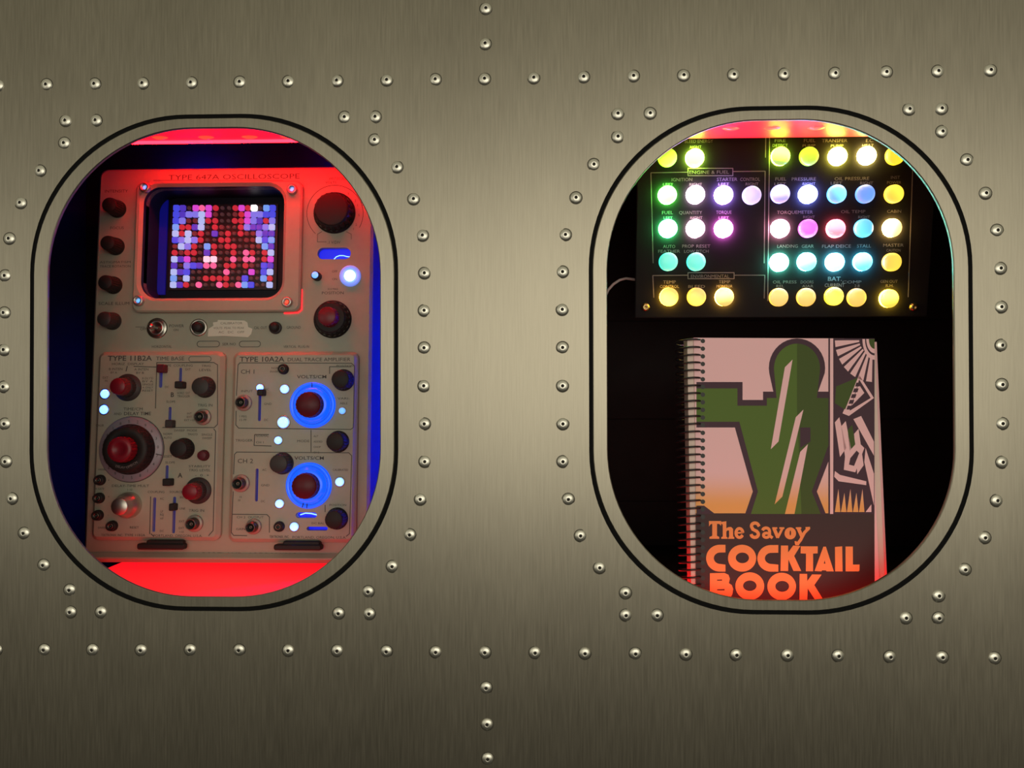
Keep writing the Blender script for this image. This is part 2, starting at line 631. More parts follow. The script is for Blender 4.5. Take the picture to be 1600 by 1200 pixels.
AROUND_R = [(965.5, 176.5), (1016, 176), (965.5, 212.5), (928, 256), (900, 308), (883.5, 366), (879, 424), (878.5, 483), (879, 542.5), (879, 602.5), (879.5, 662),
            (879.5, 721), (888, 780), (907, 837), (937, 887), (977.5, 926.5), (978, 961.5), (1027, 961.5), (1421.5, 169.5), (1472, 168.5), (1473, 204.5), (1512, 249),
            (1541, 301), (1559, 359), (1564, 418.5), (1565, 479), (1566, 539), (1566.5, 600.5), (1567, 661.5), (1567, 722), (1558.5, 782), (1539.5, 840), (1508.5, 890),
            (1467.5, 931), (1467.5, 966), (1416, 965.5)]
b = MB()
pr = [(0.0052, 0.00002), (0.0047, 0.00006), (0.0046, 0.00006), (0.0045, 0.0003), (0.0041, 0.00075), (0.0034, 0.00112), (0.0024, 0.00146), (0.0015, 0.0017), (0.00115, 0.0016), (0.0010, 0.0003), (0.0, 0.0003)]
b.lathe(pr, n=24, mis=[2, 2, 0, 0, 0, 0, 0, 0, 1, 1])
RV = b.build('rivet', [M_rivet, M_pit, M_rivetshade], hull)
first = True
for pts, par in ((TOPROW, hull), (BOTROW, hull), (COLUMN, hull), (AROUND_L, windows[0]), (AROUND_R, windows[1])):
    for (px, py) in pts:
        p = on_depth(px, py + 0.5, -0.001)
        if first:
            o = RV
            first = False
        else:
            o = RV.copy()
            COL.objects.link(o)
        o.parent = par
        o.location = (p.x, 0.0, p.z)
        o.rotation_euler = (random.uniform(-.05, .05), random.uniform(0, 6.28), random.uniform(-.05, .05))

# ------------------------------------------------------------------ alcoves behind the hull
SCF = Frame(355, 879, 0.120, 3.7)
FLOOR_Z = SCF.o.z - 0.0125
BACK_Y = 0.27
TOP_Z = 0.34
XL, XM, XR = -0.52, 0.0, 0.52
b = MB()
b.box(XL - 0.01, XR + 0.01, 0.0046, BACK_Y + 0.012, FLOOR_Z - 0.012, FLOOR_Z)
structure(b.build('floor', M_black), 'black shelf floor of the alcoves', 'floor')
b = MB()
b.box(XL - 0.01, XR + 0.01, 0.0046, BACK_Y + 0.012, TOP_Z, TOP_Z + 0.012)
structure(b.build('ceiling', M_black), 'black ceiling board of the alcoves', 'ceiling')
b = MB()
seams = [on_depth(590, 503, BACK_Y).z, on_depth(590, 655, BACK_Y).z]
zz = [FLOOR_Z, FLOOR_Z + 0.05, seams[1], seams[0], seams[0] + (seams[0] - seams[1]), TOP_Z]
for z0, z1 in zip(zz[:-1], zz[1:]):
    b.plate((XL + XR) / 2, (z0 + z1) / 2, XR - XL + .03, z1 - z0, 0.0005, BACK_Y, BACK_Y + 0.01, 0.0009, n=1)
structure(b.build('wall_back', M_black), 'black planked back wall of the alcoves', 'wall')
for nm, x, lb in (('wall_left', XL - 0.01, 'black left side wall of the oscilloscope alcove'), ('wall_right', XR, 'black right side wall of the book alcove'),
                  ('wall_middle', XM - 0.005, 'black dividing wall between the two alcoves')):
    b = MB()
    b.box(x, x + 0.01, 0.0046, BACK_Y, FLOOR_Z, TOP_Z)
    structure(b.build(nm, M_black), lb, 'wall')


def light_bar(label, x0, x1, y0, y1, z_face, up, diodes, grp, rear=True):
    """LED bar: housing, frosted diffuser and its diodes. up=-1 faces down, +1 faces up."""
    t = thing('led_light_bar', label, 'light bar', Matrix.Translation(((x0 + x1) / 2, (y0 + y1) / 2, z_face)), grp)
    w, d = (x1 - x0) / 2, (y1 - y0) / 2
    h = MB()
    za, zb = (-0.003 * up, -0.012 * up)
    h.box(-w, w, -d, d, min(za, zb), max(za, zb))
    h.build('housing', M_black, t)
    f = MB()
    za, zb = (0.0, -0.003 * up)
    f.box(-w, w, -d, d, min(za, zb), max(za, zb))
    f.build('diffuser', M_bar, t)
    if rear:
        f = MB()
        f.box(-w, w, d - .006, d, -.0012, -.0001)
        f.build('edge_diffuser', M_baredge, t)
    for (dx, dy) in diodes:
        e = MB()
        n, rr = 16, 0.0075
        ring = [(dx + rr * math.cos(2 * math.pi * k / n), dy + rr * 0.55 * math.sin(2 * math.pi * k / n)) for k in range(n)]
        base = len(e.v)
        e.v += [(x, y, 0.0) for x, y in ring] + [(dx + (x - dx) * .6, dy + (y - dy) * .6, 0.0012 * up) for x, y in ring] + [(dx, dy, 0.0016 * up)]
        for k in range(n):
            k2 = (k + 1) % n
            e.face((base + k, base + k2, base + n + k2, base + n + k), 0, True)
            e.face((base + n + k, base + n + k2, base + 2 * n), 0, True)
        e.build('diode', M_diode, t)
    return t


def bar_diodes(pxs, z, x0, x1, y0, y1):
    out = []
    for px, py in pxs:
        d = ray(px, py)
        t = (z - CAM.z) / d.z
        p = CAM + d * t
        out.append((p.x - (x0 + x1) / 2, max(min(p.y, y1 - .004), y0 + .004) - (y0 + y1) / 2))
    return out


for k in (0, 1):
    cx, cz, w, h = OPENS[k]
    px, py = ((340, 222), (1250, 214.5))[k]
    zt = cz + h / 2 + (0.0255, 0.0185)[k]
    d = ray(px, py)
    t = (zt - CAM.z) / d.z
    yb = (CAM + d * t).y
    x0, x1 = cx - 0.125, cx + 0.125
    pxs = ([(250, 215), (322, 214.5), (390, 214), (450, 213.5)], [(1142, 201), (1207, 200.5), (1275, 200), (1340, 199)])[k]
    light_bar(('red light bar over the top of the oscilloscope', 'red light bar over the top of the lamp panel')[k], x0, x1, yb - 0.046, yb, zt, -1,
              bar_diodes(pxs, zt, x0, x1, yb - 0.046, yb), 'red light bars behind the portholes', k == 0)
    t = thing('led_light_box', ('wide red light box lying under the front of the oscilloscope', 'wide red light box lying at the foot of the book')[k], 'light box',
              Matrix.Translation((cx, 0.0, FLOOR_Z)), 'red light boxes on the alcove floor')
    b = MB()
    hw = (0.16, 0.13)[k]
    b.box(-hw, hw, 0.0050, (0.165, 0.095)[k], 0.0, 0.0022)
    b.build('housing', M_black, t)
    b = MB()
    b.box(.001 - hw, hw - .001, 0.0055, (0.1645, 0.0945)[k], 0.0022, 0.0038)
    b.build('diffuser', (M_footbar, M_footbright)[k], t)

# blue strip standing behind the right flank of the oscilloscope
t = thing('led_strip', 'blue light strip standing behind the right flank of the oscilloscope', 'light strip', Matrix.Translation((XM - 0.0052, 0.21, FLOOR_Z)))
b = MB()
b.box(-0.004, 0, -0.006, 0.006, 0.0, 0.30)
b.build('backing', M_black, t)
b = MB()
b.box(-0.006, -0.0041, -0.005, 0.005, 0.004, 0.296)
b.build('diffuser', M_blueglow, t)


for xx, ww, lb in ((-0.385, 0.05, 'added unseen short blue light strip on the back wall behind the top left of the oscilloscope'), (-0.20, 0.06, 'added unseen short blue light strip on the back wall behind the top right of the oscilloscope')):  # unseen strips added to throw blue patches on the back wall
    t = thing('led_strip', lb, 'light strip', Matrix.Translation((xx, BACK_Y - 0.0002, 0.228)))
    b = MB()
    b.box(-ww / 2, ww / 2, -0.006, 0.0, -0.006, 0.006)
    b.build('backing', M_black, t)
    b = MB()
    b.box(-ww / 2, ww / 2, -0.006, -0.001, 0.0062, 0.008)
    b.build('diffuser', M_bluepatch, t)


t = thing('led_strip', 'added unseen dim blue light strip on the back wall behind the left flank of the oscilloscope', 'light strip', Matrix.Translation((-0.455, BACK_Y - 0.0002, FLOOR_Z)))  # unseen strip added to tint the left gap navy
b = MB()
b.box(0, 0.012, -0.010, 0.0, 0.0, 0.26)
b.build('backing', M_black, t)
b = MB()
b.box(-0.0015, 0, -0.009, -0.001, 0.01, 0.25)
b.build('diffuser', M_bluedim, t)


# ------------------------------------------------------------------ shared control builders
def knob(parent, F, base, r_px, cap=None, cap_px=None, h=0.015, style='plain', mats=None, name='knob'):
    """base: pixel of the foot; r_px: foot radius. Skirt, fluted body and (when given) a coloured cap as a sub-part."""
    s = F.scale(*base)
    x, z = F.at(*base)
    r = r_px * s
    mk = mats or M_knob
    b = MB()
    if style == 'plain':
        b.lathe([(r, 0), (r, h * .12), (r * .93, h * .2), (r * .93, h * .26)], n=40)
        b.fluted(r * .93, r * .84, h * .22, h * .88, 20, r * .05)
        b.lathe([(r * .80, h * .88), (r * .80, h * .96), (r * .72, h), (0, h)], n=32)
    elif style == 'skirt':
        b.lathe([(r, 0), (r, h * .10), (r * .97, h * .14), (r * .80, h * .30), (r * .74, h * .34)], n=48)
        b.fluted(r * .74, r * .68, h * .30, h * .9, 24, r * .035)
        b.lathe([(r * .66, h * .9), (r * .64, h * .97), (r * .58, h), (0, h)], n=32)
    o = b.build(name, mk, parent, (x, 0, z))
    if cap:
        mc, rc, hc = cap
        c = MB()
        rr = rc * s
        c.lathe([(rr * .9, h * .9), (rr * .9, h + hc * .2)], n=32)
        c.fluted(rr, rr * .94, h + hc * .1, h + hc * .86, 18, rr * .05)
        c.lathe([(rr * 1.0, h + hc * .1), (0, h + hc * .1)], n=24)
        c.lathe([(rr * .9, h + hc * .86), (rr * .88, h + hc * .94), (rr * .8, h + hc), (0, h + hc)], n=32)
        co = c.build('cap', mc, o)
        co['label'] = mc.name.split(' ')[0] + ' cap'
    return o


def led(parent, F, px, py, r_px, m, h=0.0022, collar=None):
    s = F.scale(px, py)
    x, z = F.at(px, py)
    r = r_px * s * .93
    b = MB()
    b.lathe([(r, 0), (r, h * .4), (r * .85, h * .75), (r * .5, h * .97), (0, h)], n=24)
    o = b.build('indicator_light', m, parent, (x, 0, z))
    c = MB()
    rc = (collar or r_px * 1.18) * s
    c.lathe([(rc, 0), (rc, h * .3), (rc * .94, h * .4), (r * 1.0, h * .42), (r * 1.0, 0)], n=24)
    c.build('collar', M_ledhalo if collar else M_chrome, o)
    return o


def jack(parent, F, px, py, r_px, big=True, name='socket'):
    s = F.scale(px, py)
    x, z = F.at(px, py)
    r = r_px * s
    b = MB()
    if big:
        hh = 0.011
        b.lathe([(r, 0), (r, .0022), (r * .92, .0028), (r * .70, .0028), (r * .68, .004), (r * .62, hh), (r * .54, hh), (r * .50, hh * .35), (r * .0, hh * .35)], n=32,
                mis=[2, 2, 2, 0, 0, 0, 1, 1])
        o = b.build(name, [M_bnc, M_sock, M_flange], parent, (x, 0, z))
        p = MB()
        p.lathe([(r * .2, hh * .35), (r * .2, hh * .8), (r * .1, hh * .8), (r * .09, hh * .5), (0, hh * .5)], n=16)
        p.build('contact_pin', M_bnc, o)
        for a in (0.5, 0.5 + math.pi):
            q = MB()
            q.lathe([(r * .09, 0), (r * .09, r * .14), (0, r * .16)], n=10)
            lug = q.build('bayonet_lug', M_bnc, o)
            lug.rotation_euler = (0, 0, -math.pi / 2 if math.cos(a) > 0 else math.pi / 2)
            lug.location = (r * .62 * (1 if math.cos(a) > 0 else -1), -hh * .7, 0)
    else:
        hh = 0.005
        b.lathe([(r, 0), (r * .98, .002), (r * .85, hh), (r * .60, hh), (r * .48, hh * .4), (0, hh * .4)], n=28, mis=[0, 0, 0, 1, 1])
        o = b.build(name, [M_knob, M_sock], parent, (x, 0, z))
        p = MB()
        p.lathe([(r * .52, hh * .6), (r * .52, hh * 1.02), (r * .36, hh * 1.02), (r * .32, hh * .5)], n=20)
        p.build('contact_ring', M_bnc, o)
    return o


def slider_hole(F, px, y0, y1, w):
    x0, z0 = F.at(px, y1, 0.006)
    x1, z1 = F.at(px, y0, 0.006)
    s = F.scale(px, y0)
    return rrect((x0 + x1) / 2, (z0 + z1) / 2, w * s, abs(z1 - z0), w * s * .45, 4)


def slider_tab(parent, F, x0, x1, y0, y1, h=0.008, m=None):
    hh = MOD + h
    ax, az = F.at(x0, y1, hh)
    bx, bz = F.at(x1, y0, hh)
    b = MB()
    b.plate((ax + bx) / 2, (az + bz) / 2, bx - ax, bz - az, 0.0012, -hh, -MOD + 0.004, 0.0008, n=4)
    return b.build('slide_switch', m or M_knob, parent)


# ------------------------------------------------------------------ the oscilloscope
MOD = 0.0075    # how far the plug-ins stand out of the front casting
scope = thing('oscilloscope', 'beige vintage oscilloscope with glowing pixel screen behind the left porthole', 'oscilloscope', SCF.m)
F = SCF
tl = F.at(149, 264)
br = F.at(579, 879)
x0, x1 = F.at(131, 850)[0], F.at(578, 700)[0]
z0, z1 = 0.0, tl[1]
cx, cz, w, h = (x0 + x1) / 2, (z0 + z1) / 2, x1 - x0, z1 - z0


def prect(F, xa, ya, xb, yb, h=0.0):
    """left/top/right/bottom pixels -> centre and size on the face"""
    l, tp, rr, bt = F.at(xa, (ya + yb) / 2, h)[0], F.at((xa + xb) / 2, ya, h)[1], F.at(xb, (ya + yb) / 2, h)[0], F.at((xa + xb) / 2, yb, h)[1]
    return (l + rr) / 2, (tp + bt) / 2, rr - l, tp - bt


TB = prect(F, 146, 549, 346, 845, MOD)      # time base plate
AM = prect(F, 359, 549, 557, 848, MOD)      # amplifier plate
CRT = prect(F, 223, 292, 443, 466, 0.004)   # screen well
SLOT = prect(F, 496, 387, 548, 405)
bays = [rrect(q[0], q[1], q[2] - .006, q[3] - .006, 0.004, 8) for q in (TB, AM)]
well = rrect(CRT[0], CRT[1], CRT[2], CRT[3], 0.0165, 10)
slot = rrect(*SLOT, SLOT[3] / 2, 8)
b = MB()
b.plate(cx, cz, w, h, 0.009, 0.0, 0.006, 0.0025, bays + [well, slot])
# raised lip along the foot of the casting
b.plate(cx, 0.0045, w - 0.004, 0.009, 0.003, -0.005, 0.0005, 0.0038)
b.build('front_panel', M_panel, scope)
# cabinet: hollow, open behind the panel
D = 0.13
b = MB()
b.box(x0 + .003, x0 + .006, 0.006, D, z0 + .003, z1 - .003)
b.box(x1 - .006, x1 - .003, 0.006, D, z0 + .003, z1 - .003)
b.box(x0 + .006, x1 - .006, 0.006, D, z1 - .006, z1 - .003)
b.box(x0 + .006, x1 - .006, 0.006, D, z0 + .003, z0 + .006)
b.box(x0 + .006, x1 - .006, D - .003, D, z0 + .006, z1 - .006)
b.build('cabinet', M_case, scope)
for sx in (x0 + .03, x1 - .03):
    for (yy, zb) in ((0.055, 0.0086), (D - .02, 0.0043)):
        b = MB()
        b.box(sx - .006, sx + .006, yy, yy + .012, -zb, 0.003)
        b.build('rubber_foot', M_gasket, scope)

# screen bezel and the pixel screen
BO = prect(F, 209, 283, 470, 487, 0.007)
b = MB()
o1 = rrect(BO[0], BO[1], BO[2], BO[3], 0.007, 10)
o2 = rrect(BO[0], BO[1], BO[2] - .010, BO[3] - .010, 0.006, 10)
i1 = rrect(CRT[0], CRT[1], CRT[2] + .006, CRT[3] + .006, 0.0185, 10)
i2 = rrect(CRT[0], CRT[1], CRT[2], CRT[3], 0.0165, 10)
b.wall(o1, 0.0, -.0055, 0, False)
b.wall(o1, -.0055, -.0072, 0, True, rrect(BO[0], BO[1], BO[2] - .003, BO[3] - .003, 0.006, 10))
b.poly(rrect(BO[0], BO[1], BO[2] - .003, BO[3] - .003, 0.006, 10), -.0072, [i1])
b.wall(i1, -.0072, -.0045, 0, True, i2)
b.wall(i2, -.0045, 0.006, 1)
bez = b.build('screen_bezel', [M_panel, M_crt], scope)
for (px, py, m) in ((226.5, 293, M_ledcyan), (456.5, 296, M_ledcyan), (216.5, 470, M_ledcyan), (448.5, 472, M_redglint)):
    s = F.scale(px, py)
    x, z = F.at(px, py, .009)
    b = MB()
    r = 8.2 * s
    b.lathe([(r, .0072), (r, .0098), (r * .86, .0112), (r * .55, .0112), (r * .5, .0090), (0, .0090)], n=20)
    sc_ = b.build('screw', M_satin, bez, (x, 0, z))
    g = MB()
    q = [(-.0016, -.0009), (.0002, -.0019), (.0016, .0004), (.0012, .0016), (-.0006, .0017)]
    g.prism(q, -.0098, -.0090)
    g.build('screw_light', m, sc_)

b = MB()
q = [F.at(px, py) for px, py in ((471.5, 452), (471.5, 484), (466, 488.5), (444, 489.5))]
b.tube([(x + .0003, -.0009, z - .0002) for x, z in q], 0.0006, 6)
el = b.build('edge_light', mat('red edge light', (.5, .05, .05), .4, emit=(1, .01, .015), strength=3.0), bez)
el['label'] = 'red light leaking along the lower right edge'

scr = MB()
DW = -0.026
# well tube behind the bezel, its back plate and the grid
scr.wall(well, 0.006, -DW + .004, 0)
scr.poly(well, -DW + .004, (), 0)
screen = scr.build('screen_well', [M_crt], scope)
b = MB()
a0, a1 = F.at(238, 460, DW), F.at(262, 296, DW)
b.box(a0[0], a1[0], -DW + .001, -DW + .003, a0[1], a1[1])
b.build('painted_reflection', mat('painted dim blue reflection', (0.004, 0.006, 0.2), 0.4, emit=(0.0005, 0.001, 0.085), strength=1.0), screen)  # blue reflection on the well side, painted as a glowing strip
GRID = ["BVdMPMRddRMRXdCB", "BVLLWMrddrRMLLBB", "BLrrWRRddRRMLVRL", "CRRVWdRrddRLVVLW", "WRWrRdVrRdRrrLVV", "BLWLRddRRddrrWBC", "rWLRdCRrRRddrrCV",
        "RrRRdVRddRdPRdRW", "WVMrdYYdrPrPPdRM", "VdLBVPPdRRdRrdBV", "WVBdddddPdddMdBW", "CdWddRRRRdrBddCR", "WVRdPddPRrPCBddW"]
PCOL = {'W': (0.50, 0.56, 1.0, .85), 'B': (0.07, 0.08, 1.0, .7), 'V': (0.13, 0.05, .85, .55), 'L': (0.28, 0.22, 1.0, .75), 'M': (.85, 0.07, 0.75, .8),
        'P': (1.0, 0.12, 0.33, .95), 'R': (1.0, 0.02, 0.05, .55), 'r': (1.0, 0.06, 0.09, .14), 'Y': (1.0, 0.50, 0.62, 1.3), 'd': (1.0, 0.25, 0.30, .045), 'X': (1.0, 0.95, 1.0, 3.0), 'C': (0.18, 0.38, 1.0, .85)}
PM, order = [mat('black pixel mask', (0.02, 0.004, 0.006), 0.4)], {}
for k, (cr, cg, cb, st) in PCOL.items():
    order[k] = len(PM)
    PM.append(mat('pixel ' + k, (0.05, 0.05, 0.05), 0.4, emit=(cr, cg, cb), strength=st))
b = MB()
CX = [275.6, 285.6, 295.5, 305.7, 315.4, 326, 337, 347.5, 357.8, 367.6, 377.4, 387.2, 397, 406.5, 416.2, 426]
CY = [325, 335, 345, 355, 365, 375, 385, 394.8, 405, 415, 425, 435, 445]
for j, row in enumerate(GRID):
    for i, ch in enumerate(row):
        px = CX[i] - 5.0 * j / 12.0
        x, z = F.at(px, CY[j], DW)
        s = F.scale(px, CY[j], DW)
        kk = {'d': 2.8, 'r': 3.5, 'R': 4.2, 'M': 4.4, 'P': 4.5, 'V': 4.4}.get(ch, 4.6) * s
        b.plate(x, z, 2 * kk, 2 * kk, (.45 if ch in 'RrdP' else .2) * 2 * kk, -DW - .001, -DW + .003, 0.0003, mi=order[ch], n=3)
q0, q1 = F.at(262, 453, DW), F.at(434, 318, DW)
b.prism(rect_loop(q0[0], q1[0], q0[1], q1[1]), -DW + .0012, -DW + .003, mi=0)
pg = b.build('pixel_grid', PM, screen)
pg['label'] = 'grid of red, pink, violet and blue lit pixels'

# knobs down the left edge and the rest of the upper panel
for (px, py) in ((184, 327), (181.5, 385.5), (178, 446)):
    knob(scope, F, (px, py), 13.5, h=0.016)
knob(scope, F, (176.5, 502), 13.5, h=0.016, mats=M_knobgrey)
knob(scope, F, (523, 333), 32.5, h=0.013)
k_ = knob(scope, F, (520, 499), 29.5, h=0.011, cap=(M_red, 15.5, 0.010))
# backlight sheet behind the long slot and a glowing line that paints the glint in it
b = MB()
b.box(SLOT[0] - .019, SLOT[0] + .019, 0.0075, 0.009, SLOT[1] - .009, SLOT[1] + .009)
bl = b.build('backlight', M_slot, scope)
b = MB()
fp = [(518, 405.5), (520, 402), (523, 398.8), (528, 397), (534, 397), (540, 398.6), (547, 399)]
b.tube([(F.at(x, y)[0], 0.0062, F.at(x, y)[1]) for x, y in fp], 0.00045, 6)
b.build('painted_glint', M_blueglint, bl)
led(scope, F, 547.5, 431.5, 9.5, M_ledbig, h=0.005, collar=16.5)
x, z = F.at(496, 432.5)
s = F.scale(496, 432)
b = MB()
b.lathe([(7 * s, 0), (7 * s, .007), (5.2 * s, .0085)], n=24)
o = b.build('indicator_post', M_knobgrey, scope, (x, 0, z))
b = MB()
b.lathe([(5.2 * s, .0085), (3 * s, .0092), (0, .0094)], n=20)
b.build('post_light', M_ledcyan, o)
# toggle switch
x, z = F.at(246, 513)
s = F.scale(246, 513)
b = MB()
b.lathe([(16 * s, 0), (16 * s, .0012), (14.5 * s, .0018), (13 * s, .0018), (12 * s, .003), (9 * s, .0036), (8 * s, .0025), (0, .0025)], n=32)
tg = b.build('toggle_switch', M_chrome, scope, (x, 0, z))
b = MB()
b.lathe([(2.2 * s, .002), (2.4 * s, .008), (4.2 * s, .0095), (4.9 * s, .0115), (4.4 * s, .0138), (2.4 * s, .0152), (0, .0155)], n=20)
b.build('lever', M_chrome, tg)
# push button and pin jack
x, z = F.at(311, 512)
b = MB()
b.lathe([(13.5 * s, 0), (13.5 * s, .0015), (12 * s, .002), (9.2 * s, .002), (9 * s, 0.001)], n=28)
o = b.build('push_button', M_satin, scope, (x, 0, z))
b = MB()
b.lathe([(8 * s, .0005), (7.6 * s, .0065), (6.8 * s, .0072), (0, .0072)], n=24)
b.build('button_cap', M_knob, o)
x, z = F.at(431, 512.5)
b = MB()
b.lathe([(9.5 * s, 0), (9.5 * s, .002), (8.5 * s, .0026), (0, .0026)], n=24)
o = b.build('push_button', M_knobgrey, scope, (x, 0, z))
b = MB()
b.lathe([(7 * s, .002), (6.8 * s, .0075), (5.8 * s, .0085), (0, .0085)], n=24)
b.build('button_cap', M_knob, o)
# torn paper label
b = MB()
lp = [(325, 526), (326, 514), (334, 509), (333, 504), (340, 503), (341, 500), (382, 501), (387, 504), (388, 511), (395, 514), (393, 522), (388, 527), (350, 525)]
b.prism([F.at(*p) for p in lp][::-1], -0.0006, 0.0)
lo = b.build('paper_label', M_white, scope)
b = MB()
for (tx, ty, tw) in ((362, 505, 34), (358, 512.5, 48), (362, 519, 40)):
    x, z = F.at(tx, ty)
    b.text('CALIBRATOR' if ty < 510 else ('VOLTS  PEAK TO PEAK' if ty < 515 else 'AC   DC   OFF'), x, z, 3.6 * s, -0.0006, width=tw * s)
print_on(lo, b, mat('faded brown ink', (0.20, 0.17, 0.13), 0.7))

# printing on the front casting
b = MB()


def T(mb, F, s, px, py, hpx, wpx=None, y=0.0, align='CENTER', bold=0.0, mi=0, angle=0.0):
    sc_ = F.scale(px, py, -y)
    x, z = F.at(px, py, -y)
    mb.text(s, x, z, hpx * sc_, y, None if wpx is None else wpx * sc_, align, bold, mi, angle=angle)


def LN(mb, F, pts, wpx, y=0.0, closed=False, mi=0):
    sc_ = F.scale(pts[0][0], pts[0][1], -y)
    mb.stroke([F.at(px, py, -y) for px, py in pts], wpx * sc_, y - 0.00012, y, mi, closed)


T(b, F, 'TYPE 647A OSCILLOSCOPE', 365.5, 276, 8.2, 205)
T(b, F, 'INTENSITY', 182, 298.5, 4.6, 36)
T(b, F, 'FOCUS', 183, 356, 4.6, 21)
T(b, F, 'ASTIGMATISM', 180, 409.5, 3.6, 48)
T(b, F, 'TRACE ROTATION', 180, 416, 3.8, 48)
T(b, F, 'SCALE ILLUM', 178, 474, 4.8, 48)
T(b, F, 'OFF', 224, 514, 4.2)
T(b, F, 'POWER', 276, 509, 4.6, 23)
T(b, F, 'ON', 275, 515.5, 3.6)
T(b, F, 'HORIZONTAL', 253, 541.5, 4.0, 31)
T(b, F, 'VERTICAL  PLUG-IN', 463, 541.5, 4.0, 40)
T(b, F, 'SER NO', 358, 537.5, 4.2, 21)
T(b, F, 'CAL OUT', 407, 512, 4.4, 20)
T(b, F, 'GROUND', 459, 511.5, 4.4, 22)
T(b, F, 'AMPLITUDE CALIBRATOR', 533, 279, 4.2, 38)
T(b, F, 'VOLTS', 517, 285, 3.6, 17)
T(b, F, '.1 V/DIV', 522, 378.5, 4.8, 20)
T(b, F, 'POSITION', 520, 457.5, 4.6, 34)
T(b, F, 'X10 MAG', 520, 451.5, 3.4, 16)
T(b, F, 'OFF', 523, 424, 3.6)
T(b, F, 'ON', 523, 436, 3.6)
T(b, F, 'TEKTRONIX, INC.', 246, 866.5, 6.4, 96)
T(b, F, 'PORTLAND, OREGON, U.S.A.', 396, 866.5, 6.4, 160)
LN(b, F, [(240, 282), (442, 282)], 0.8)
for (xa, xb) in ((308, 343), (374, 407)):
    q = prect(F, xa, 533, xb, 542)
    LN_ = rrect(*q, q[3] * .5, 4)
    b.stroke(LN_, 0.9 * s, -0.00012, 0, 0, True)
arc = [(523.5 + 44 * math.cos(R(a)), 333.5 - 44 * math.sin(R(a))) for a in range(-30, 231, 8)]
LN(b, F, arc, 0.8)
for k, a in enumerate(range(-40, 60, 12)):
    T(b, F, '12 5 12 5'[k % 9], 523.5 + 37.5 * math.cos(R(a)), 333.5 - 37.5 * math.sin(R(a)), 3.8)
LN(b, F, [(503, 362), (496, 366), (496, 378), (510, 378)], 0.7)
LN(b, F, [(541, 362), (549, 366), (549, 374)], 0.7)
LN(b, F, [(212, 511), (226, 511)], 0.7)
print_on([c for c in scope.children if c.name.startswith('front_panel')][0], b, M_print)


# ------------------------------------------------------------------ plug-in modules
def module(name, label, q, holes):
    t = thing(name, label, 'plug-in module', SCF.m)
    b = MB()
    b.plate(q[0], q[1], q[2], q[3], 0.0070, -MOD, 0.0, 0.0036, holes)
    b.build('face_plate', M_module, t)
    b = MB()
    b.plate(q[0], q[1], q[2] - .012, q[3] - .012, 0.003, 0.006, 0.0075, 0.0005)
    b.build('backlight', M_slot, t)
    # sleeve that carries the plate in the bay
    b = MB()
    o, i = rrect(q[0], q[1], q[2] - .0075, q[3] - .0075, 0.0035, 6), rrect(q[0], q[1], q[2] - .011, q[3] - .011, 0.0025, 6)
    b.prism(o, 0.0, 0.045, [i])
    b.build('chassis', M_satin, t)
    return t


class Lifted:
    """A face lifted by h out of another face (same axes)."""
    def __init__(self, F, h):
        self.F, self.h = F, h

    def at(self, px, py, h=0.0):
        return self.F.at(px, py, self.h + h)

    def scale(self, px, py, h=0.0):
        return self.F.scale(px, py, self.h + h)


G = Lifted(SCF, MOD)


def face_empty(t):
    """parts of a plug-in stand on its face: build at local y=0 then push out by MOD"""
    return t


def lift(o):
    o.location.y -= MOD
    return o


tb_holes = [slider_hole(F, 252.3, 580, 606, 5.0), slider_hole(F, 283, 575, 604, 4.2), slider_hole(F, 266.5, 636, 664, 4.4), slider_hole(F, 262, 727, 748, 4.4),
            slider_hole(F, 242, 777, 831, 4.6), slider_hole(F, 273, 776, 833, 4.6)]
tb = module('time_base_module', 'left plug-in unit of the oscilloscope with large round delay dial', TB, tb_holes)


def glint(parent, F, pts, m=M_blueglint, r=0.0006):
    b = MB()
    b.tube([(F.at(x, y)[0], 0.0045, F.at(x, y)[1]) for x, y in pts], r, 6)
    return b.build('painted_glint', m, parent)  # glowing line paints a bright glint inside the slot


tbl = [c for c in tb.children if c.name.startswith('backlight')][0]
for pts in ([(253, 587), (252.5, 592)], [(243.5, 790), (241.5, 795)], [(242, 820), (240.5, 826)], [(274, 815), (273, 821)]):
    glint(tbl, F, pts)
slider_tab(tb, SCF, 244, 256, 569, 582, m=M_maroon)
slider_tab(tb, SCF, 272, 285.5, 595.5, 606.5)
slider_tab(tb, SCF, 257, 268.5, 656, 668, m=M_knobgrey)
slider_tab(tb, SCF, 253, 266, 748, 759.5)
slider_tab(tb, SCF, 263, 272, 787, 798.5)
lift(knob(tb, G, (200, 605.5), 21, h=0.009, style='skirt', mats=M_knobgrey, cap=(M_red, 13.5, 0.010)))
lift(knob(tb, G, (321, 605), 16.5, h=0.012, mats=M_knobgrey))
lift(knob(tb, G, (288, 701), 16.5, h=0.013))
lift(knob(tb, G, (319, 711.5), 8.6, h=0.006, mats=M_maroon))
lift(knob(tb, G, (310, 766.5), 20.5, h=0.009, style='skirt', mats=M_knobgrey, cap=(M_red, 13.2, 0.010)))
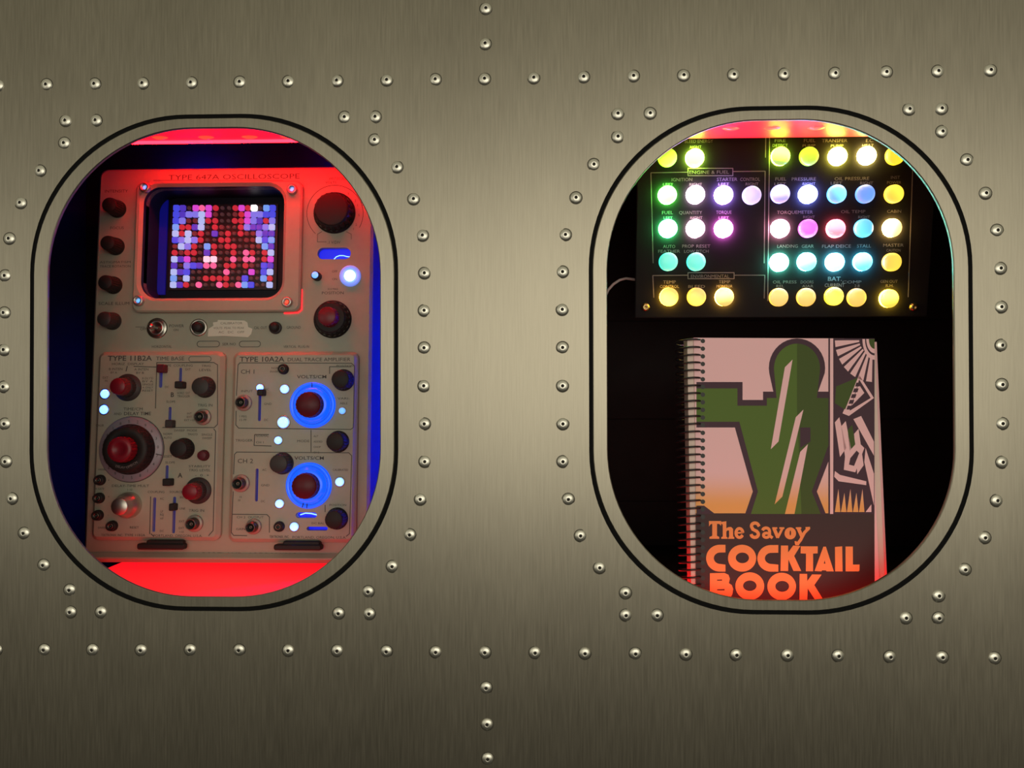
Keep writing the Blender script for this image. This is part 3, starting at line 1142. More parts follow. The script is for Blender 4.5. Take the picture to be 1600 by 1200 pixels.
# large delay dial
x, z = G.at(206, 702)
s = G.scale(206, 702)
b = MB()
b.lathe([(50 * s, 0), (50 * s, .0016), (48.5 * s, .0026), (30 * s, .0026)], n=64)
dial = lift(b.build('delay_dial', M_grey, tb, (x, 0, z)))
b = MB()
for k in range(20):
    a = R(18 * k + 5)
    b.text(str((k * 3) % 10), 43 * s * math.cos(a), 43 * s * math.sin(a), 4.6 * s, -0.0026)
b.stroke([(40 * s, -7 * s), (49 * s, -9 * s)], 1.2 * s, -.0028, -.0026)
ring = circ(0, 0, 50.5 * s, 64)
b.stroke(ring, 0.9 * s, -.0004, -.00025, closed=True)
print_on(dial, b, M_print)
b = MB()
b.lathe([(38.5 * s, .0026), (38.5 * s, .0045), (37 * s, .006)], n=48)
b.fluted(37 * s, 35 * s, .006, .0125, 30, .9 * s)
b.lathe([(34.5 * s, .0125), (33 * s, .0138), (22 * s, .0138), (21 * s, .0125), (0, .0125)], n=48)
kb = b.build('dial_knob', M_knob, dial)
b = MB()
b.fluted(20 * s, 19 * s, .0125, .0215, 22, .7 * s)
b.lathe([(18.5 * s, .0215), (17.5 * s, .0225), (9 * s, .0225), (8 * s, .0218), (0, .0218)], n=36)
cp_ = b.build('dial_cap', M_red, dial)
cp_['label'] = 'red dial cap'
b = MB()
for a, sg in ((-62, 'TIME/CM'), (-100, 'DELAY')):
    b.text(sg, 26.5 * s * math.cos(R(a)), 26.5 * s * math.sin(R(a)), 3.6 * s, -.0138, angle=R(a + 90))
print_on(kb, b, M_annprint)
# silver turned knob
x, z = G.at(202, 789)
b = MB()
b.lathe([(20 * s, 0), (20 * s, .002), (19.4 * s, .0035), (19.4 * s, .0045), (18.6 * s, .0052), (18.6 * s, .0062), (17.6 * s, .007), (16.6 * s, .0082), (15.4 * s, .0095), (14 * s, .0115),
         (13.2 * s, .016), (12.6 * s, .0175), (12 * s, .018), (0, .018)], n=48)
sk = lift(b.build('metal_knob', M_satin, tb, (x, 0, z)))
sk['label'] = 'silver turned metal knob'
led_pts = [(164.5, 615.5, 7.2), (163, 640, 7.2)]
for (px, py, r) in led_pts:
    lift(led(tb, G, px, py, r, M_led))
lift(jack(tb, G, 318, 651.5, 12.5))
lift(jack(tb, G, 305, 817.5, 13))
for (px, py) in ((157.5, 750), (156, 778), (154.2, 805), (176.5, 821.5)):
    lift(jack(tb, G, px, py, 8.3, big=False, name='pin_jack'))
b = MB()
Y = -MOD
T(b, F, 'TYPE 11B2A', 203, 559.5, 8.0, 69, Y, bold=0.01)
T(b, F, 'TIME BASE', 266, 560, 6.0, 44, Y)
q = prect(F, 295, 557, 330, 565, MOD)
b.stroke(rrect(*q, q[3] * .5, 4), 0.8 * s, Y - .00012, Y, closed=True)
T(b, F, 'HORIZ  DISPLAY', 200, 568.5, 3.8, 50, Y)
T(b, F, 'B INTEN', 181, 576.5, 3.8, 21, Y)
T(b, F, 'BY A', 178, 582, 3.2, 10, Y)
T(b, F, 'A INTEN', 221, 577, 3.8, 22, Y)
T(b, F, 'BY B', 219, 582.5, 3.2, 12, Y)
T(b, F, 'EXT', 165, 590, 3.6, None, Y)
T(b, F, 'IN', 166, 595, 3.2, None, Y)
for k, tx in enumerate(('B DLY\'D', 'BY A', 'SINGLE', 'A ONLY', 'RESET')):
    T(b, F, tx, 231, 591 + 4.8 * k, 3.2, 17, Y)
T(b, F, 'SLOPE  COUPLING', 276, 571, 3.6, 50, Y)
T(b, F, 'AC', 261.5, 577, 3.4, None, Y)
T(b, F, 'DC', 261, 604.5, 3.4, None, Y)
T(b, F, 'EXT', 294, 577, 3.4, None, Y)
T(b, F, 'TRIG', 322, 571.5, 3.6, 14, Y)
T(b, F, 'LEVEL', 321, 578, 3.8, 19, Y)
T(b, F, 'B', 269.5, 616.5, 7.2, None, Y, bold=0.02)
T(b, F, 'HORIZ / EXT', 287, 614, 3.6, 20, Y)
T(b, F, 'TRIGGER', 287, 619, 3.6, 20, Y)
T(b, F, 'SLOPE', 267, 627.5, 3.6, 14, Y)
T(b, F, 'TRIG IN', 320.5, 633, 4.4, 23, Y)
T(b, F, 'TIME/CM', 208, 639, 4.8, 30, Y)
T(b, F, 'AND', 184, 646.5, 4.0, 12, Y)
T(b, F, 'DELAY TIME', 215, 646, 5.2, 42, Y, bold=0.01)
for k, tx in enumerate(('INT', 'EXT', 'EXT ÷10')):
    T(b, F, tx, 296, 646 + 5.2 * k, 3.2, None, Y)
T(b, F, 'SWEEP  MODE', 290, 672.5, 3.6, 36, Y)
T(b, F, 'NORM', 262, 678, 3.4, None, Y)
T(b, F, 'AUTO', 262, 684, 3.4, None, Y)
T(b, F, 'TRIG\'D', 301, 678.5, 3.4, 16, Y)
T(b, F, 'SINGLE', 323.5, 679, 3.4, 17, Y)
T(b, F, 'SWEEP', 323.5, 684.5, 3.4, 15, Y)
T(b, F, 'RESET', 261, 713, 3.6, 16, Y)
T(b, F, 'SLOPE', 266, 722.5, 3.6, 15, Y)
T(b, F, 'A', 281.5, 742.5, 7.4, None, Y, bold=0.02)
T(b, F, 'STABILITY', 312, 728.5, 3.6, 34, Y)
T(b, F, 'TRIG LEVEL', 312, 734.5, 3.8, 34, Y)
T(b, F, '-  0  +', 316, 742.5, 3.8, 22, Y)
T(b, F, 'DELAY-TIME MULT', 204, 759, 3.8, 58, Y)
T(b, F, '1-10', 203, 765, 3.4, None, Y)
T(b, F, 'CALIB', 156, 664.5, 3.4, 12, Y)
T(b, F, 'VARIABLE', 160, 733.5, 3.2, 14, Y)
T(b, F, 'A GATE', 156, 763.5, 3.2, 14, Y)
T(b, F, '+', 170, 750, 3.6, None, Y)
T(b, F, '+', 170, 776, 3.6, None, Y)
T(b, F, '-', 169, 804, 3.6, None, Y)
T(b, F, 'COUPLING', 244, 768.5, 3.6, 26, Y)
T(b, F, 'SOURCE', 275, 768.5, 3.6, 20, Y)
for (tx, yy) in (('AC', 779), ('LF', 799), ('REJ', 804), ('HF', 810), ('DC', 829.5)):
    T(b, F, tx, 253, yy, 3.4, None, Y)
for (tx, yy, xx) in (('INT', 777, 285), ('LINE', 794.5, 285), ('EXT', 814.5, 284), ('EXT', 825, 283.5), ('÷10', 831, 283.5)):
    T(b, F, tx, xx, yy, 3.4, None, Y)
T(b, F, 'TRIG IN', 307, 797.5, 4.2, 24, Y)
T(b, F, 'SWEEP', 160, 824.5, 3.4, 14, Y)
T(b, F, 'RESET', 210, 824, 3.4, 14, Y)
T(b, F, 'TEKTRONIX, INC.', 175, 836, 3.8, 34, Y)
T(b, F, 'TYPE 11B2A', 211, 836, 3.6, 32, Y)
T(b, F, 'PORTLAND, OREGON, U.S.A.', 278, 837, 3.8, 76, Y)
bl2 = MB()
for pts in ([(243, 638), (245, 566.5), (334, 566.5), (340, 570), (340, 663), (335, 668), (254, 668)], [(334, 670), (337, 674), (333, 829), (326, 837)], [(235.5, 776), (234, 834)],
            [(197, 580), (199, 572)], [(209, 572.5), (244, 573.5)], [(236, 834), (240, 838)]):
    LN(bl2, F, pts, 1.1, Y)
print_on([c for c in tb.children if c.name.startswith('face_plate')][0], b, M_print)
print_on([c for c in tb.children if c.name.startswith('face_plate')][0], bl2, M_print)


def latch(parent, x0, x1, y0, y1):
    ax, az = F.at(x0, y1, .012)
    bx, bz = F.at(x1, y0, .012)
    b = MB()
    b.plate((ax + bx) / 2, (az + bz) / 2 - .0005, bx - ax, (bz - az) * .72, 0.002, -.012, -.0045, 0.0012, n=5)
    b.plate((ax + bx) / 2 + .003, (az + bz) / 2 + .0015, (bx - ax) * .78, bz - az, 0.002, -.010, -.0035, 0.0012, n=5)
    return b.build('latch_tab', M_knob, parent)


latch(tb, 213, 287, 847, 860)

am_holes = [slider_hole(F, 406.5, 613, 658, 4.4), slider_hole(F, 402, 732, 783.5, 4.4)]
for (xa, ya, xb, yb) in ((462, 800.5, 495, 809.5), (479, 823, 512, 829)):
    q = prect(F, xa, ya, xb, yb, MOD)
    am_holes.append(rrect(*q, q[3] * .5, 5))
am = module('amplifier_module', 'right plug-in unit of the oscilloscope with two glowing blue ring dials', AM, am_holes)
aml = [c for c in am.children if c.name.startswith('backlight')][0]
for pts in ([(405, 748), (401.5, 753), (400, 757)], [(467, 805), (475, 802.5), (484, 803), (494, 805.5)], [(405.5, 655), (406, 657.5)]):
    glint(aml, F, pts)
slider_tab(am, SCF, 401, 411.5, 608, 618)
lift(led(am, G, 407, 606, 5.6, M_led, h=.004))
for (px, py, r) in ((445, 608, 6.8), (443, 660, 9), (435, 688, 6), (535, 642, 5.2), (437, 787, 6.6), (531, 753, 6.8), (460, 823, 6.8)):
    lift(led(am, G, px, py, r, M_ledcyan if r in (5.2,) else M_led))
for (px, py, kx, ky) in ((489, 633, 482, 630), (483, 758.5, 477, 757)):
    x, z = G.at(px, py)
    s = G.scale(px, py)
    b = MB()
    b.lathe([(35.5 * s, 0), (35.5 * s, .0018), (34.5 * s, .003), (31.5 * s, .0034), (30.5 * s, .0026), (28.5 * s, .0026), (27.5 * s, .0038), (25 * s, .0052), (22.5 * s, .0062), (20 * s, .0062)], n=64)
    d = lift(b.build('ring_dial', M_blue, am, (x, 0, z)))
    d['label'] = 'glowing blue ring dial'
    b = MB()
    for a in (91, 268, 256):
        if (a == 91) == (py < 700):
            b.stroke([(26 * s * math.cos(R(a)), 26 * s * math.sin(R(a))), (34 * s * math.cos(R(a)), 34 * s * math.sin(R(a)))], 1.1 * s, -.0040, -.0028)
    b.stroke(circ(0, 0, 29.5 * s, 48), .5 * s, -.0028, -.0026, closed=True)
    print_on(d, b, mat('navy ink', (0.004, 0.008, 0.06), .5))
    b = MB()
    b.fluted(20.5 * s, 19.5 * s, .006, .0125, 20, .8 * s, cx=-1.5 * s)
    b.lathe([(18.8 * s, .0125), (17.6 * s, .0138), (0, .0142)], cx=-1.5 * s, n=36)
    c = b.build('dial_knob', M_maroon, d)
    c['label'] = 'dark red dial knob'
for (px, py, r) in ((537, 594, 16.8), (529, 690, 16.8), (527, 810, 17), (442, 724, 17)):
    lift(knob(am, G, (px, py), r, h=0.013, mats=M_knobgrey if px == 442 else M_knob))
lift(jack(am, G, 381.5, 629.5, 12.5))
lift(jack(am, G, 377, 755, 13.5))
lift(jack(am, G, 397, 822.5, 12))
for (px, py) in ((443.5, 577), (437, 822.5)):
    lift(jack(am, G, px, py, 8.2, big=False, name='pin_jack'))
b = MB()
T(b, F, 'TYPE 10A2A', 409.5, 561, 8.0, 70, Y, bold=0.01)
T(b, F, 'DUAL TRACE AMPLIFIER', 498.5, 561.5, 5.8, 98, Y)
T(b, F, 'CH 1', 387, 580.5, 6.8, 21, Y)
T(b, F, 'CH 2', 383.5, 720, 7.0, 24, Y)
T(b, F, 'VOLTS/CM', 487, 588.5, 5.4, 46, Y, bold=0.01)
T(b, F, 'VOLTS/CM', 483, 715.5, 5.4, 46, Y, bold=0.01)
T(b, F, 'NORM', 431, 575, 3.4, None, Y)
T(b, F, 'INVERT', 430, 580.5, 3.4, None, Y)
T(b, F, 'POSITION', 539, 571.5, 3.4, 26, Y)
T(b, F, 'INPUT', 386, 611, 3.4, 18, Y)
T(b, F, 'AC', 417, 608, 3.4, None, Y)
T(b, F, 'GND', 418.5, 631, 3.4, 12, Y)
T(b, F, 'DC', 416, 656, 3.4, None, Y)
T(b, F, '1 MEG', 380, 650.5, 3.4, 11, Y)
T(b, F, '15 PF', 380, 656, 3.4, 11, Y)
T(b, F, 'VARI-', 537, 622.5, 3.4, 19, Y)
T(b, F, 'ABLE', 537, 630, 3.4, 12, Y)
T(b, F, 'TRIGGER', 381.5, 688, 3.8, 27, Y)
T(b, F, 'NORMAL', 410, 681, 3.2, 20, Y)
T(b, F, 'CH 1', 406, 691, 3.2, 12, Y)
T(b, F, 'MODE', 474, 689, 3.8, 19, Y)
for k, tx in enumerate(('ALT', 'ADDED', 'CHOP', 'CH 2')):
    T(b, F, tx, 490, 681.5 + 8.4 * k, 3.0, None, Y, 'LEFT')
T(b, F, 'AC', 413, 734, 3.4, None, Y)
T(b, F, 'GND', 414.5, 758, 3.4, 13, Y)
T(b, F, 'DC', 411, 783, 3.4, None, Y)
T(b, F, '15', 376, 776.5, 3.2, None, Y)
T(b, F, 'PF', 374, 782, 3.2, None, Y)
T(b, F, 'CALIBRATED', 532, 734, 3.2, 24, Y)
T(b, F, 'POSITION', 528, 789, 3.2, 26, Y)
T(b, F, 'CH 2  OUTPUT', 391, 808, 3.4, 42, Y)
T(b, F, 'GAIN', 376, 826.5, 3.4, 14, Y)
T(b, F, 'DC BAL', 497, 817.5, 3.2, 20, Y)
T(b, F, 'TEKTRONIX, INC.', 436.5, 838.5, 4.0, 31, Y, bold=0.01)
T(b, F, 'PORTLAND, OREGON, U.S.A.', 499, 839.5, 4.0, 84, Y)
bl2 = MB()
for pts in ([(369.5, 618), (372, 570), (375, 567), (549, 567.5), (554, 572), (552, 668), (548, 671), (373, 669), (368.5, 664), (369, 642)],
            [(365, 741), (366.5, 710), (370, 706.3), (545, 707.5), (549.5, 712), (546, 834), (541, 838)], [(364.5, 768), (361.5, 832), (365, 836.5), (386, 837)],
            [(486, 672), (486, 706)], [(363, 803.5), (417, 804), (421, 808), (421, 832)], [(420, 679), (398, 679), (397, 696), (424, 697)], [(515, 584), (515, 573), (549, 573)], [(508, 800), (508, 789)]):
    LN(bl2, F, pts, 1.1, Y)
print_on([c for c in am.children if c.name.startswith('face_plate')][0], b, M_print)
print_on([c for c in am.children if c.name.startswith('face_plate')][0], bl2, M_print)
latch(am, 427, 502, 848.5, 861)

# ------------------------------------------------------------------ annunciator lamp panel
PF = Frame(1221, 496, 0.128, -8.0)
pan = thing('lamp_panel', 'black annunciator panel with rows of coloured round lamps above the book', 'lamp panel', PF.m)
F = PF
xa, xb = F.at(992, 497)[0], F.at(1449, 495)[0]
zt = F.at(1221, 205)[1]
b = MB()
b.plate((xa + xb) / 2, zt / 2, xb - xa, zt, 0.0015, 0.0, 0.003, 0.0008)
b.build('face_plate', M_annun, pan)
b = MB()
b.box(xa + .012, xb - .012, 0.003, 0.045, 0.012, zt - .006)
b.build('housing', M_black, pan)
b = MB()
pb = PF.inv @ Vector((PF.o.x, BACK_Y, PF.o.z + 0.11))
b.box(-0.03, 0.03, 0.045, pb.y - 0.012, 0.075, 0.115)
b.build('mounting_bracket', M_black, pan)
GW, LM = (0.25, 1.0, 0.06), (0.30, 1.0, 0.02)
LAMPS = [
    (1043, 246, (0.42, 1.0, 0.03), .55, 3.2, -60), (1086, 246.5, (0.55, 1.0, 0.10), 7, 10, 90), (1220, 244, (0.55, 1.0, 0.06), .7, 9, 80), (1264.5, 244, (0.50, 0.85, 0.03), 1.0, 1.3, 90),
    (1309.5, 244, (1.0, 0.95, 0.15), 7, 9, 90), (1355, 243, (1.0, 0.85, 0.25), 6, 9, 90), (1399, 243, (1.0, 0.72, 0.02), 1.0, 1.2, 0),
    (1043, 304.5, (0.16, 1.0, 0.12), 6, 10, 120), (1087, 304, (0.95, 0.70, 0.90), 1.2, 5, 60), (1131, 304.5, (0.48, 0.30, 1.0), 8, 11, 120), (1175, 305, (0.62, 0.52, 1.0), .9, 1.3, 180),
    (1219.5, 303, (0.42, 0.38, 1.0), .9, 3.4, 100), (1263, 303.5, (0.26, 0.32, 1.0), 6, 9, 90), (1308, 303, (0.09, 0.50, 1.0), 1.0, 2.6, 40), (1352.5, 303, (0.09, 0.34, 1.0), .95, 1.1, 0),
    (1397.5, 303, (1.0, 0.68, 0.05), 1.0, 1.5, 40),
    (1044, 357, (0.12, 1.0, 0.30), 7, 10, 120), (1087, 357, (1.0, 0.62, 0.80), 2.0, 5, 60), (1131, 357, (0.95, 0.22, 0.85), 7, 11, 180), (1219.5, 357, (1.0, 0.45, 0.60), 5, 8, 200),
    (1263, 357, (1.0, 0.09, 0.95), .95, 1.15, 90), (1306.5, 357, (1.0, 0.14, 0.20), 2.2, 6.0, 90), (1350, 356.5, (0.09, 0.68, 1.0), .95, 1.3, 200), (1394.5, 356, (1.0, 0.70, 0.22), 2.0, 7, 150),
    (1044.5, 409, (0.05, 0.84, 0.62), .95, 1.1, 0), (1088, 409, (0.05, 0.84, 0.66), .95, 1.1, 0), (1218, 410, (0.20, 1.0, 0.72), 6, 9, 90), (1261, 409, (0.16, 0.95, 0.85), 2.0, 8, 110),
    (1305, 409.5, (0.16, 0.80, 1.0), 5, 8, 110), (1348.5, 409, (0.10, 0.72, 1.0), 1.3, 8, 100), (1394, 409.5, (1.0, 0.66, 0.06), .95, 1.15, 0),
    (1045.5, 464, (1.0, 0.62, 0.06), 1.1, 5, 240), (1088.5, 464, (1.0, 0.60, 0.06), .95, 1.6, 240), (1132, 464, (1.0, 0.60, 0.10), 1.0, 6, 100), (1217, 464.5, (1.0, 0.58, 0.10), .95, 1.15, 90),
    (1260, 464.5, (1.0, 0.58, 0.08), .95, 1.2, 90), (1303.5, 463, (1.0, 0.74, 0.04), 1.1, 2.2, -60), (1339, 465, (1.0, 0.60, 0.08), .95, 1.15, 90), (1389.5, 466.5, (1.0, 0.70, 0.06), 1.1, 5.5, 100)]


def tint(c):
    r, g, b_ = c
    if r > .9 and g > .5 and b_ < .35:
        return 'yellow' if g > .66 else 'amber'
    if r > .9 and b_ > .7:
        return 'pink' if g > .4 else 'magenta'
    if r > .9:
        return 'red' if g < .3 else 'pink'
    if g > .9:
        return 'yellow green' if r > .3 else ('green' if b_ < .5 else 'turquoise')
    if g > .8:
        return 'yellow green' if b_ < .1 else 'turquoise'
    if b_ > .9 and g > .6:
        return 'cyan'
    if b_ > .9:
        return 'lavender' if r > .3 else 'blue'
    return 'pink'


for (px, py, c, lo, hi, ang) in LAMPS:
    r_px = 14.4
    s = F.scale(px, py)
    x, z = F.at(px, py, .003)
    b = MB()
    r = r_px * s
    b.lathe([(r * 1.0, 0), (r, .0036), (r * .93, .0046), (r * .6, .0054), (0, .0058)], n=32, mis=[1, 0, 0, 0])
    avg = (lo + hi) / 2
    side = mat('lamp lens rim', (0.1, 0.1, 0.1), 0.3, emit=[v ** 1.25 for v in c], strength=max(avg * (11 if hi > 4 else 2.2), .6))
    il = b.build('indicator_lamp', [lamp_lens('lamp lens', c, lo, hi, ang), side], pan, (x, 0, z))
    il['label'] = ('glaring white lamp with %s rim' if hi > 4.5 else 'lit %s lamp') % tint(c)
for (px, py) in ((1008.5, 480), (1427, 480)):
    x, z = F.at(px, py)
    s = F.scale(px, py)
    b = MB()
    b.lathe([(6.6 * s, 0), (6.4 * s, .0012), (4.5 * s, .0024), (2 * s, .0028), (1.6 * s, .0016), (0, .0016)], n=20)
    b.build('screw', M_brass, pan, (x, 0, z))
b = MB()
for (tx, px, py, hh, ww) in (
        ('BLEED ENERGY', 1092, 220.5, 5.2, 44), ('RIGHT', 1087, 229.5, 4.4, 18), ('FIRE', 1219, 219.5, 4.8, 17), ('DETECT', 1219, 227, 4.4, 24),
        ('FUEL', 1265, 219.5, 5.2, 18), ('TRANSFER', 1304, 219.5, 5.2, 40), ('PUMP', 1264, 227.5, 4.4, 20), ('PUMP', 1308, 227.5, 4.4, 20), ('E.C.', 1359, 219.5, 5.0, 12), ('HEAT', 1356, 227, 4.4, 18),
        ('ENGINE & FUEL', 1108, 269, 5.2, 62), ('IGNITION', 1065.5, 280.5, 5.4, 32), ('STARTER', 1136, 280, 5.4, 32), ('CONTROL', 1172, 280, 5.4, 31), ('LEFT', 1044, 288, 4.4, 16),
        ('RIGHT', 1087, 288, 4.6, 20), ('LEFT', 1131, 287.5, 4.4, 17), ('RIGHT', 1175, 287.5, 4.6, 20), ('FUEL', 1220, 279.5, 5.2, 17), ('PRESSURE', 1256, 279.5, 5.2, 38),
        ('OIL PRESSURE', 1331, 279, 5.2, 54), ('LEFT', 1219, 287.5, 4.6, 18), ('RIGHT', 1264, 287, 4.6, 20), ('LEFT', 1307, 286, 4.8, 18), ('RIGHT', 1354, 286, 4.8, 20), ('INST', 1399, 277, 4.8, 14),
        ('POWER', 1397, 285, 4.4, 22), ('FUEL', 1043, 332, 5.2, 17), ('QUANTITY', 1079, 332, 5.2, 36), ('TORQUE', 1131, 331.5, 5.2, 24), ('LEFT', 1044, 340, 4.4, 14), ('RIGHT', 1088, 340, 4.4, 19),
        ('LEFT', 1131, 340, 4.4, 16), ('TORQUEMETER', 1242, 331.5, 5.2, 56), ('OIL TEMP', 1333, 330.5, 5.0, 38), ('RIGHT', 1264, 339, 4.4, 18), ('RIGHT', 1350, 339, 4.4, 18), ('CABIN', 1397, 330, 4.8, 22),
        ('AUTO', 1045.5, 385, 5.2, 19), ('FEATHER', 1045.5, 392.5, 4.8, 34), ('PROP', 1075, 384.5, 5.2, 18), ('RESET', 1099, 384.5, 5.2, 22), ('LOW PITCH', 1088, 392.5, 4.8, 38),
        ('LANDING', 1230.5, 384.5, 5.2, 32), ('GEAR', 1262, 384.5, 5.2, 19), ('FLAP DEICE', 1307, 384.5, 5.2, 45), ('STALL', 1350, 384, 5.2, 22), ('MASTER', 1396, 383, 5.0, 32), ('CAUTION', 1396, 391, 4.4, 22),
        ('ENVIRONMENTAL', 1109.5, 431.5, 5.4, 60), ('TEMP', 1046, 440.5, 5.0, 20), ('CONTROL', 1046, 447.5, 4.6, 30), ('BLEED', 1088.5, 447.5, 4.6, 26), ('TEMP', 1132, 440, 5.0, 18), ('MONITOR', 1132, 447, 4.6, 25),
        ('OIL PRESS', 1226, 440.5, 4.8, 37), ('DOORS', 1261, 440.5, 4.8, 20), ('REL', 1219, 447, 4.4, 12), ('AJAR', 1262, 447, 4.4, 18), ('COMP', 1331, 440.5, 4.6, 30), ('2.8', 1339, 446.5, 4.6, 8),
        ('GEN OUT', 1389, 439.5, 4.6, 27), ('R.H.', 1390, 446, 4.6, 12)):
    T(b, F, tx, px, py, hh, ww, 0.0)
T(b, F, 'BAT.', 1304.5, 435.5, 6.6, 22, 0.0, bold=.02)
T(b, F, 'CURRENT', 1304, 445.5, 5.8, 31, 0.0, bold=.01)
bl2 = MB()
for pts in ([(1020.5, 411), (1017, 270), (1075, 269)], [(1145, 268), (1195.5, 267.5), (1194, 411)], [(1075, 263), (1145, 263), (1145, 274.5), (1075, 274.5), (1075, 263)],
            [(1196.5, 213), (1196, 246)], [(1202.5, 208), (1199.5, 470)], [(1426.5, 250), (1419, 464)],
            [(1021.5, 465), (1020, 430.5), (1075, 430)], [(1148, 430), (1195, 430), (1194, 466)], [(1075, 426), (1147, 426), (1147, 435.5), (1075, 435.5), (1075, 426)]):
    LN(bl2, F, pts, 1.3, 0.0)
print_on([c for c in pan.children if c.name.startswith('face_plate')][0], b, M_annprint)
print_on([c for c in pan.children if c.name.startswith('face_plate')][0], bl2, M_annprint)
b = MB()
cpts = [(943, 478), (946, 464), (951, 453), (959, 444), (969, 437.5), (979, 435), (992, 437), (1004, 442)]
b.tube([(F.at(px, py, -.02)[0], 0.02 + (.004 if k < 6 else -.004), F.at(px, py, -.02)[1]) for k, (px, py) in enumerate(cpts)], 0.0013, 10)
b.build('power_cord', M_cord, pan)

# ------------------------------------------------------------------ the book
BF = Frame(1225, 942, 0.034, 6.0, 0.5)
zb_ = (FLOOR_Z - BF.o.z) / math.cos(R(6)) + 0.0014
book = thing('book', 'spiral bound cocktail book with green and pink cover standing behind the right porthole', 'book', BF.m)
F = BF
s = F.scale(1225, 700)
bl_, brx = F.at(1087, 720)[0], F.at(1365.5, 720)[0]
zt = F.at(1225, 528.5)[1]
TH = 0.016
pg_l = F.at(1077, 720)[0]
b = MB()
b.box(pg_l, F.at(1371.5, 720, -.004)[0], 0.0006, TH, zb_ + .001, zt - .0008)
b.build('page_block', M_page, book)
b = MB()
b.box(pg_l, F.at(1378, 720, -TH)[0], TH, TH + .001, zb_, zt)
b.build('back_cover', M_pink, book)
zc = F.at(1225, 802)[1]
M_pinkfade = fade_mat('pink to orange ink', (0.95, 0.44, 0.14), (0.97, 0.585, 0.62), F.at(1225, 795)[1], F.at(1225, 735)[1])
mats = [M_pinkfade, M_umber, M_plum, M_green, M_green2, M_pink]
b = MB()
b.prism(rect_loop(bl_, brx, zb_, zt), -0.0004, 0.0004, mi=5)
LV = [0.0]


def art(pts, mi, lvl):
    P = [F.at(*p) for p in pts]
    ar = sum(P[k][0] * P[(k + 1) % len(P)][1] - P[(k + 1) % len(P)][0] * P[k][1] for k in range(len(P)))
    if ar < 0:
        P = P[::-1]
    b.poly(P, -0.0004 - 0.00003 * lvl, (), mi)


art([(1087, 529), (1365, 529), (1366, 803), (1087, 803)], 0, 1)
art([(1087, 802), (1366, 802), (1366.5, 985), (1087, 985)], 1, 2)
# generic stepped, bottle-like form in green with a plum outline (plain stand-in artwork)
dome = [(1245 + 44 * math.cos(R(a)), 575 - 46 * math.sin(R(a))) for a in range(-10, 191, 10)]
art(dome + [(1208, 612), (1192, 612), (1192, 625), (1160, 625), (1160, 597), (1088, 597), (1088, 668), (1148, 668), (1176, 768), (1164, 803), (1290, 803), (1276, 768), (1296, 716), (1296, 612), (1278, 612)], 2, 3)
dome = [(1245 + 36 * math.cos(R(a)), 576 - 39 * math.sin(R(a))) for a in range(-10, 191, 10)]
art(dome + [(1213, 622), (1198, 622), (1198, 634), (1152, 634), (1152, 607), (1088, 607), (1088, 659), (1155, 659), (1184, 768), (1173, 803), (1282, 803), (1268, 768), (1296, 690), (1296, 622), (1276, 622)], 3, 4)
dome = [(1245 + 36 * math.cos(R(a)), 576 - 39 * math.sin(R(a))) for a in range(-10, 91, 10)]
art(dome + [(1245, 640), (1252, 803), (1282, 803), (1268, 768), (1296, 690), (1296, 622), (1276, 622)], 4, 5)
art([(1088, 790), (1100, 790), (1117, 803), (1088, 803)], 2, 3)
art([(1250, 668), (1266, 668), (1266, 690), (1250, 700)], 2, 6)
# pale slanted bars
art([(1226, 574), (1238, 562), (1216, 690), (1204, 702)], 0, 7)
art([(1243, 652), (1255, 640), (1222, 776), (1210, 788)], 0, 7)
art([(1250, 706), (1262, 694), (1241, 803), (1226, 803)], 0, 7)
# ornamental side strip: generic fans, bars and triangles
art([(1294, 529), (1366, 529), (1366, 803), (1294, 803)], 2, 6)
art([(1296.5, 529), (1301.5, 529), (1301.5, 803), (1296.5, 803)], 5, 7)
for k in range(7):
    a0, a1 = 182 + k * 13, 189 + k * 13
    art([(1364 + 22 * math.cos(R(a0)), 531 - 22 * math.sin(R(a0))), (1364 + 60 * math.cos(R(a0 - 1)), 531 - 66 * math.sin(R(a0 - 1))),
         (1364 + 60 * math.cos(R(a1 + 1)), 531 - 66 * math.sin(R(a1 + 1))), (1364 + 22 * math.cos(R(a1)), 531 - 22 * math.sin(R(a1)))], 5, 7)
for (r0, mi) in ((19, 5), (15, 2), (13, 5), (9, 4)):
    art([(1366, 530)] + [(1366 + r0 * math.cos(R(a)), 530 - r0 * 1.7 * math.sin(R(a))) for a in range(180, 271, 9)], mi, 7 + (20 - r0) * .1)
art([(1306, 604), (1340, 590), (1320, 640), (1304, 630)], 4, 7)
art([(1342, 586), (1365, 622), (1326, 650), (1316, 646)], 5, 7)
art([(1342, 593), (1360, 622), (1327, 642)], 2, 7.5)
art([(1341, 600), (1350, 614), (1330, 634)], 5, 8)
for k in range(5):
    art([(1322 + k * 3.4, 640 - k * 9), (1329 + k * 3.4, 640 - k * 9), (1331 + k * 3.4, 634 - k * 9), (1324 + k * 3.4, 634 - k * 9)], 2, 8.5)
for k in range(4):
    art([(1304 + k * 10, 660 + k * 6), (1311 + k * 10, 652 + k * 6), (1322 + k * 9, 700 + k * 9), (1312 + k * 9, 714 + k * 9)], 5 if k != 2 else 4, 7)
art([(1333, 655), (1345, 650), (1365, 690), (1365, 712)], 0, 7.5)
art([(1320, 712), (1340, 690), (1350, 700), (1336, 738), (1318, 734)], 5, 8)
art([(1328, 716), (1338, 704), (1342, 708), (1334, 728), (1326, 726)], 2, 8.5)
art([(1304, 736), (1312, 742), (1353, 752), (1353, 758), (1310, 752), (1303, 745)], 5, 8)
art([(1352, 700), (1365, 740), (1365, 790), (1350, 722)], 5, 8)
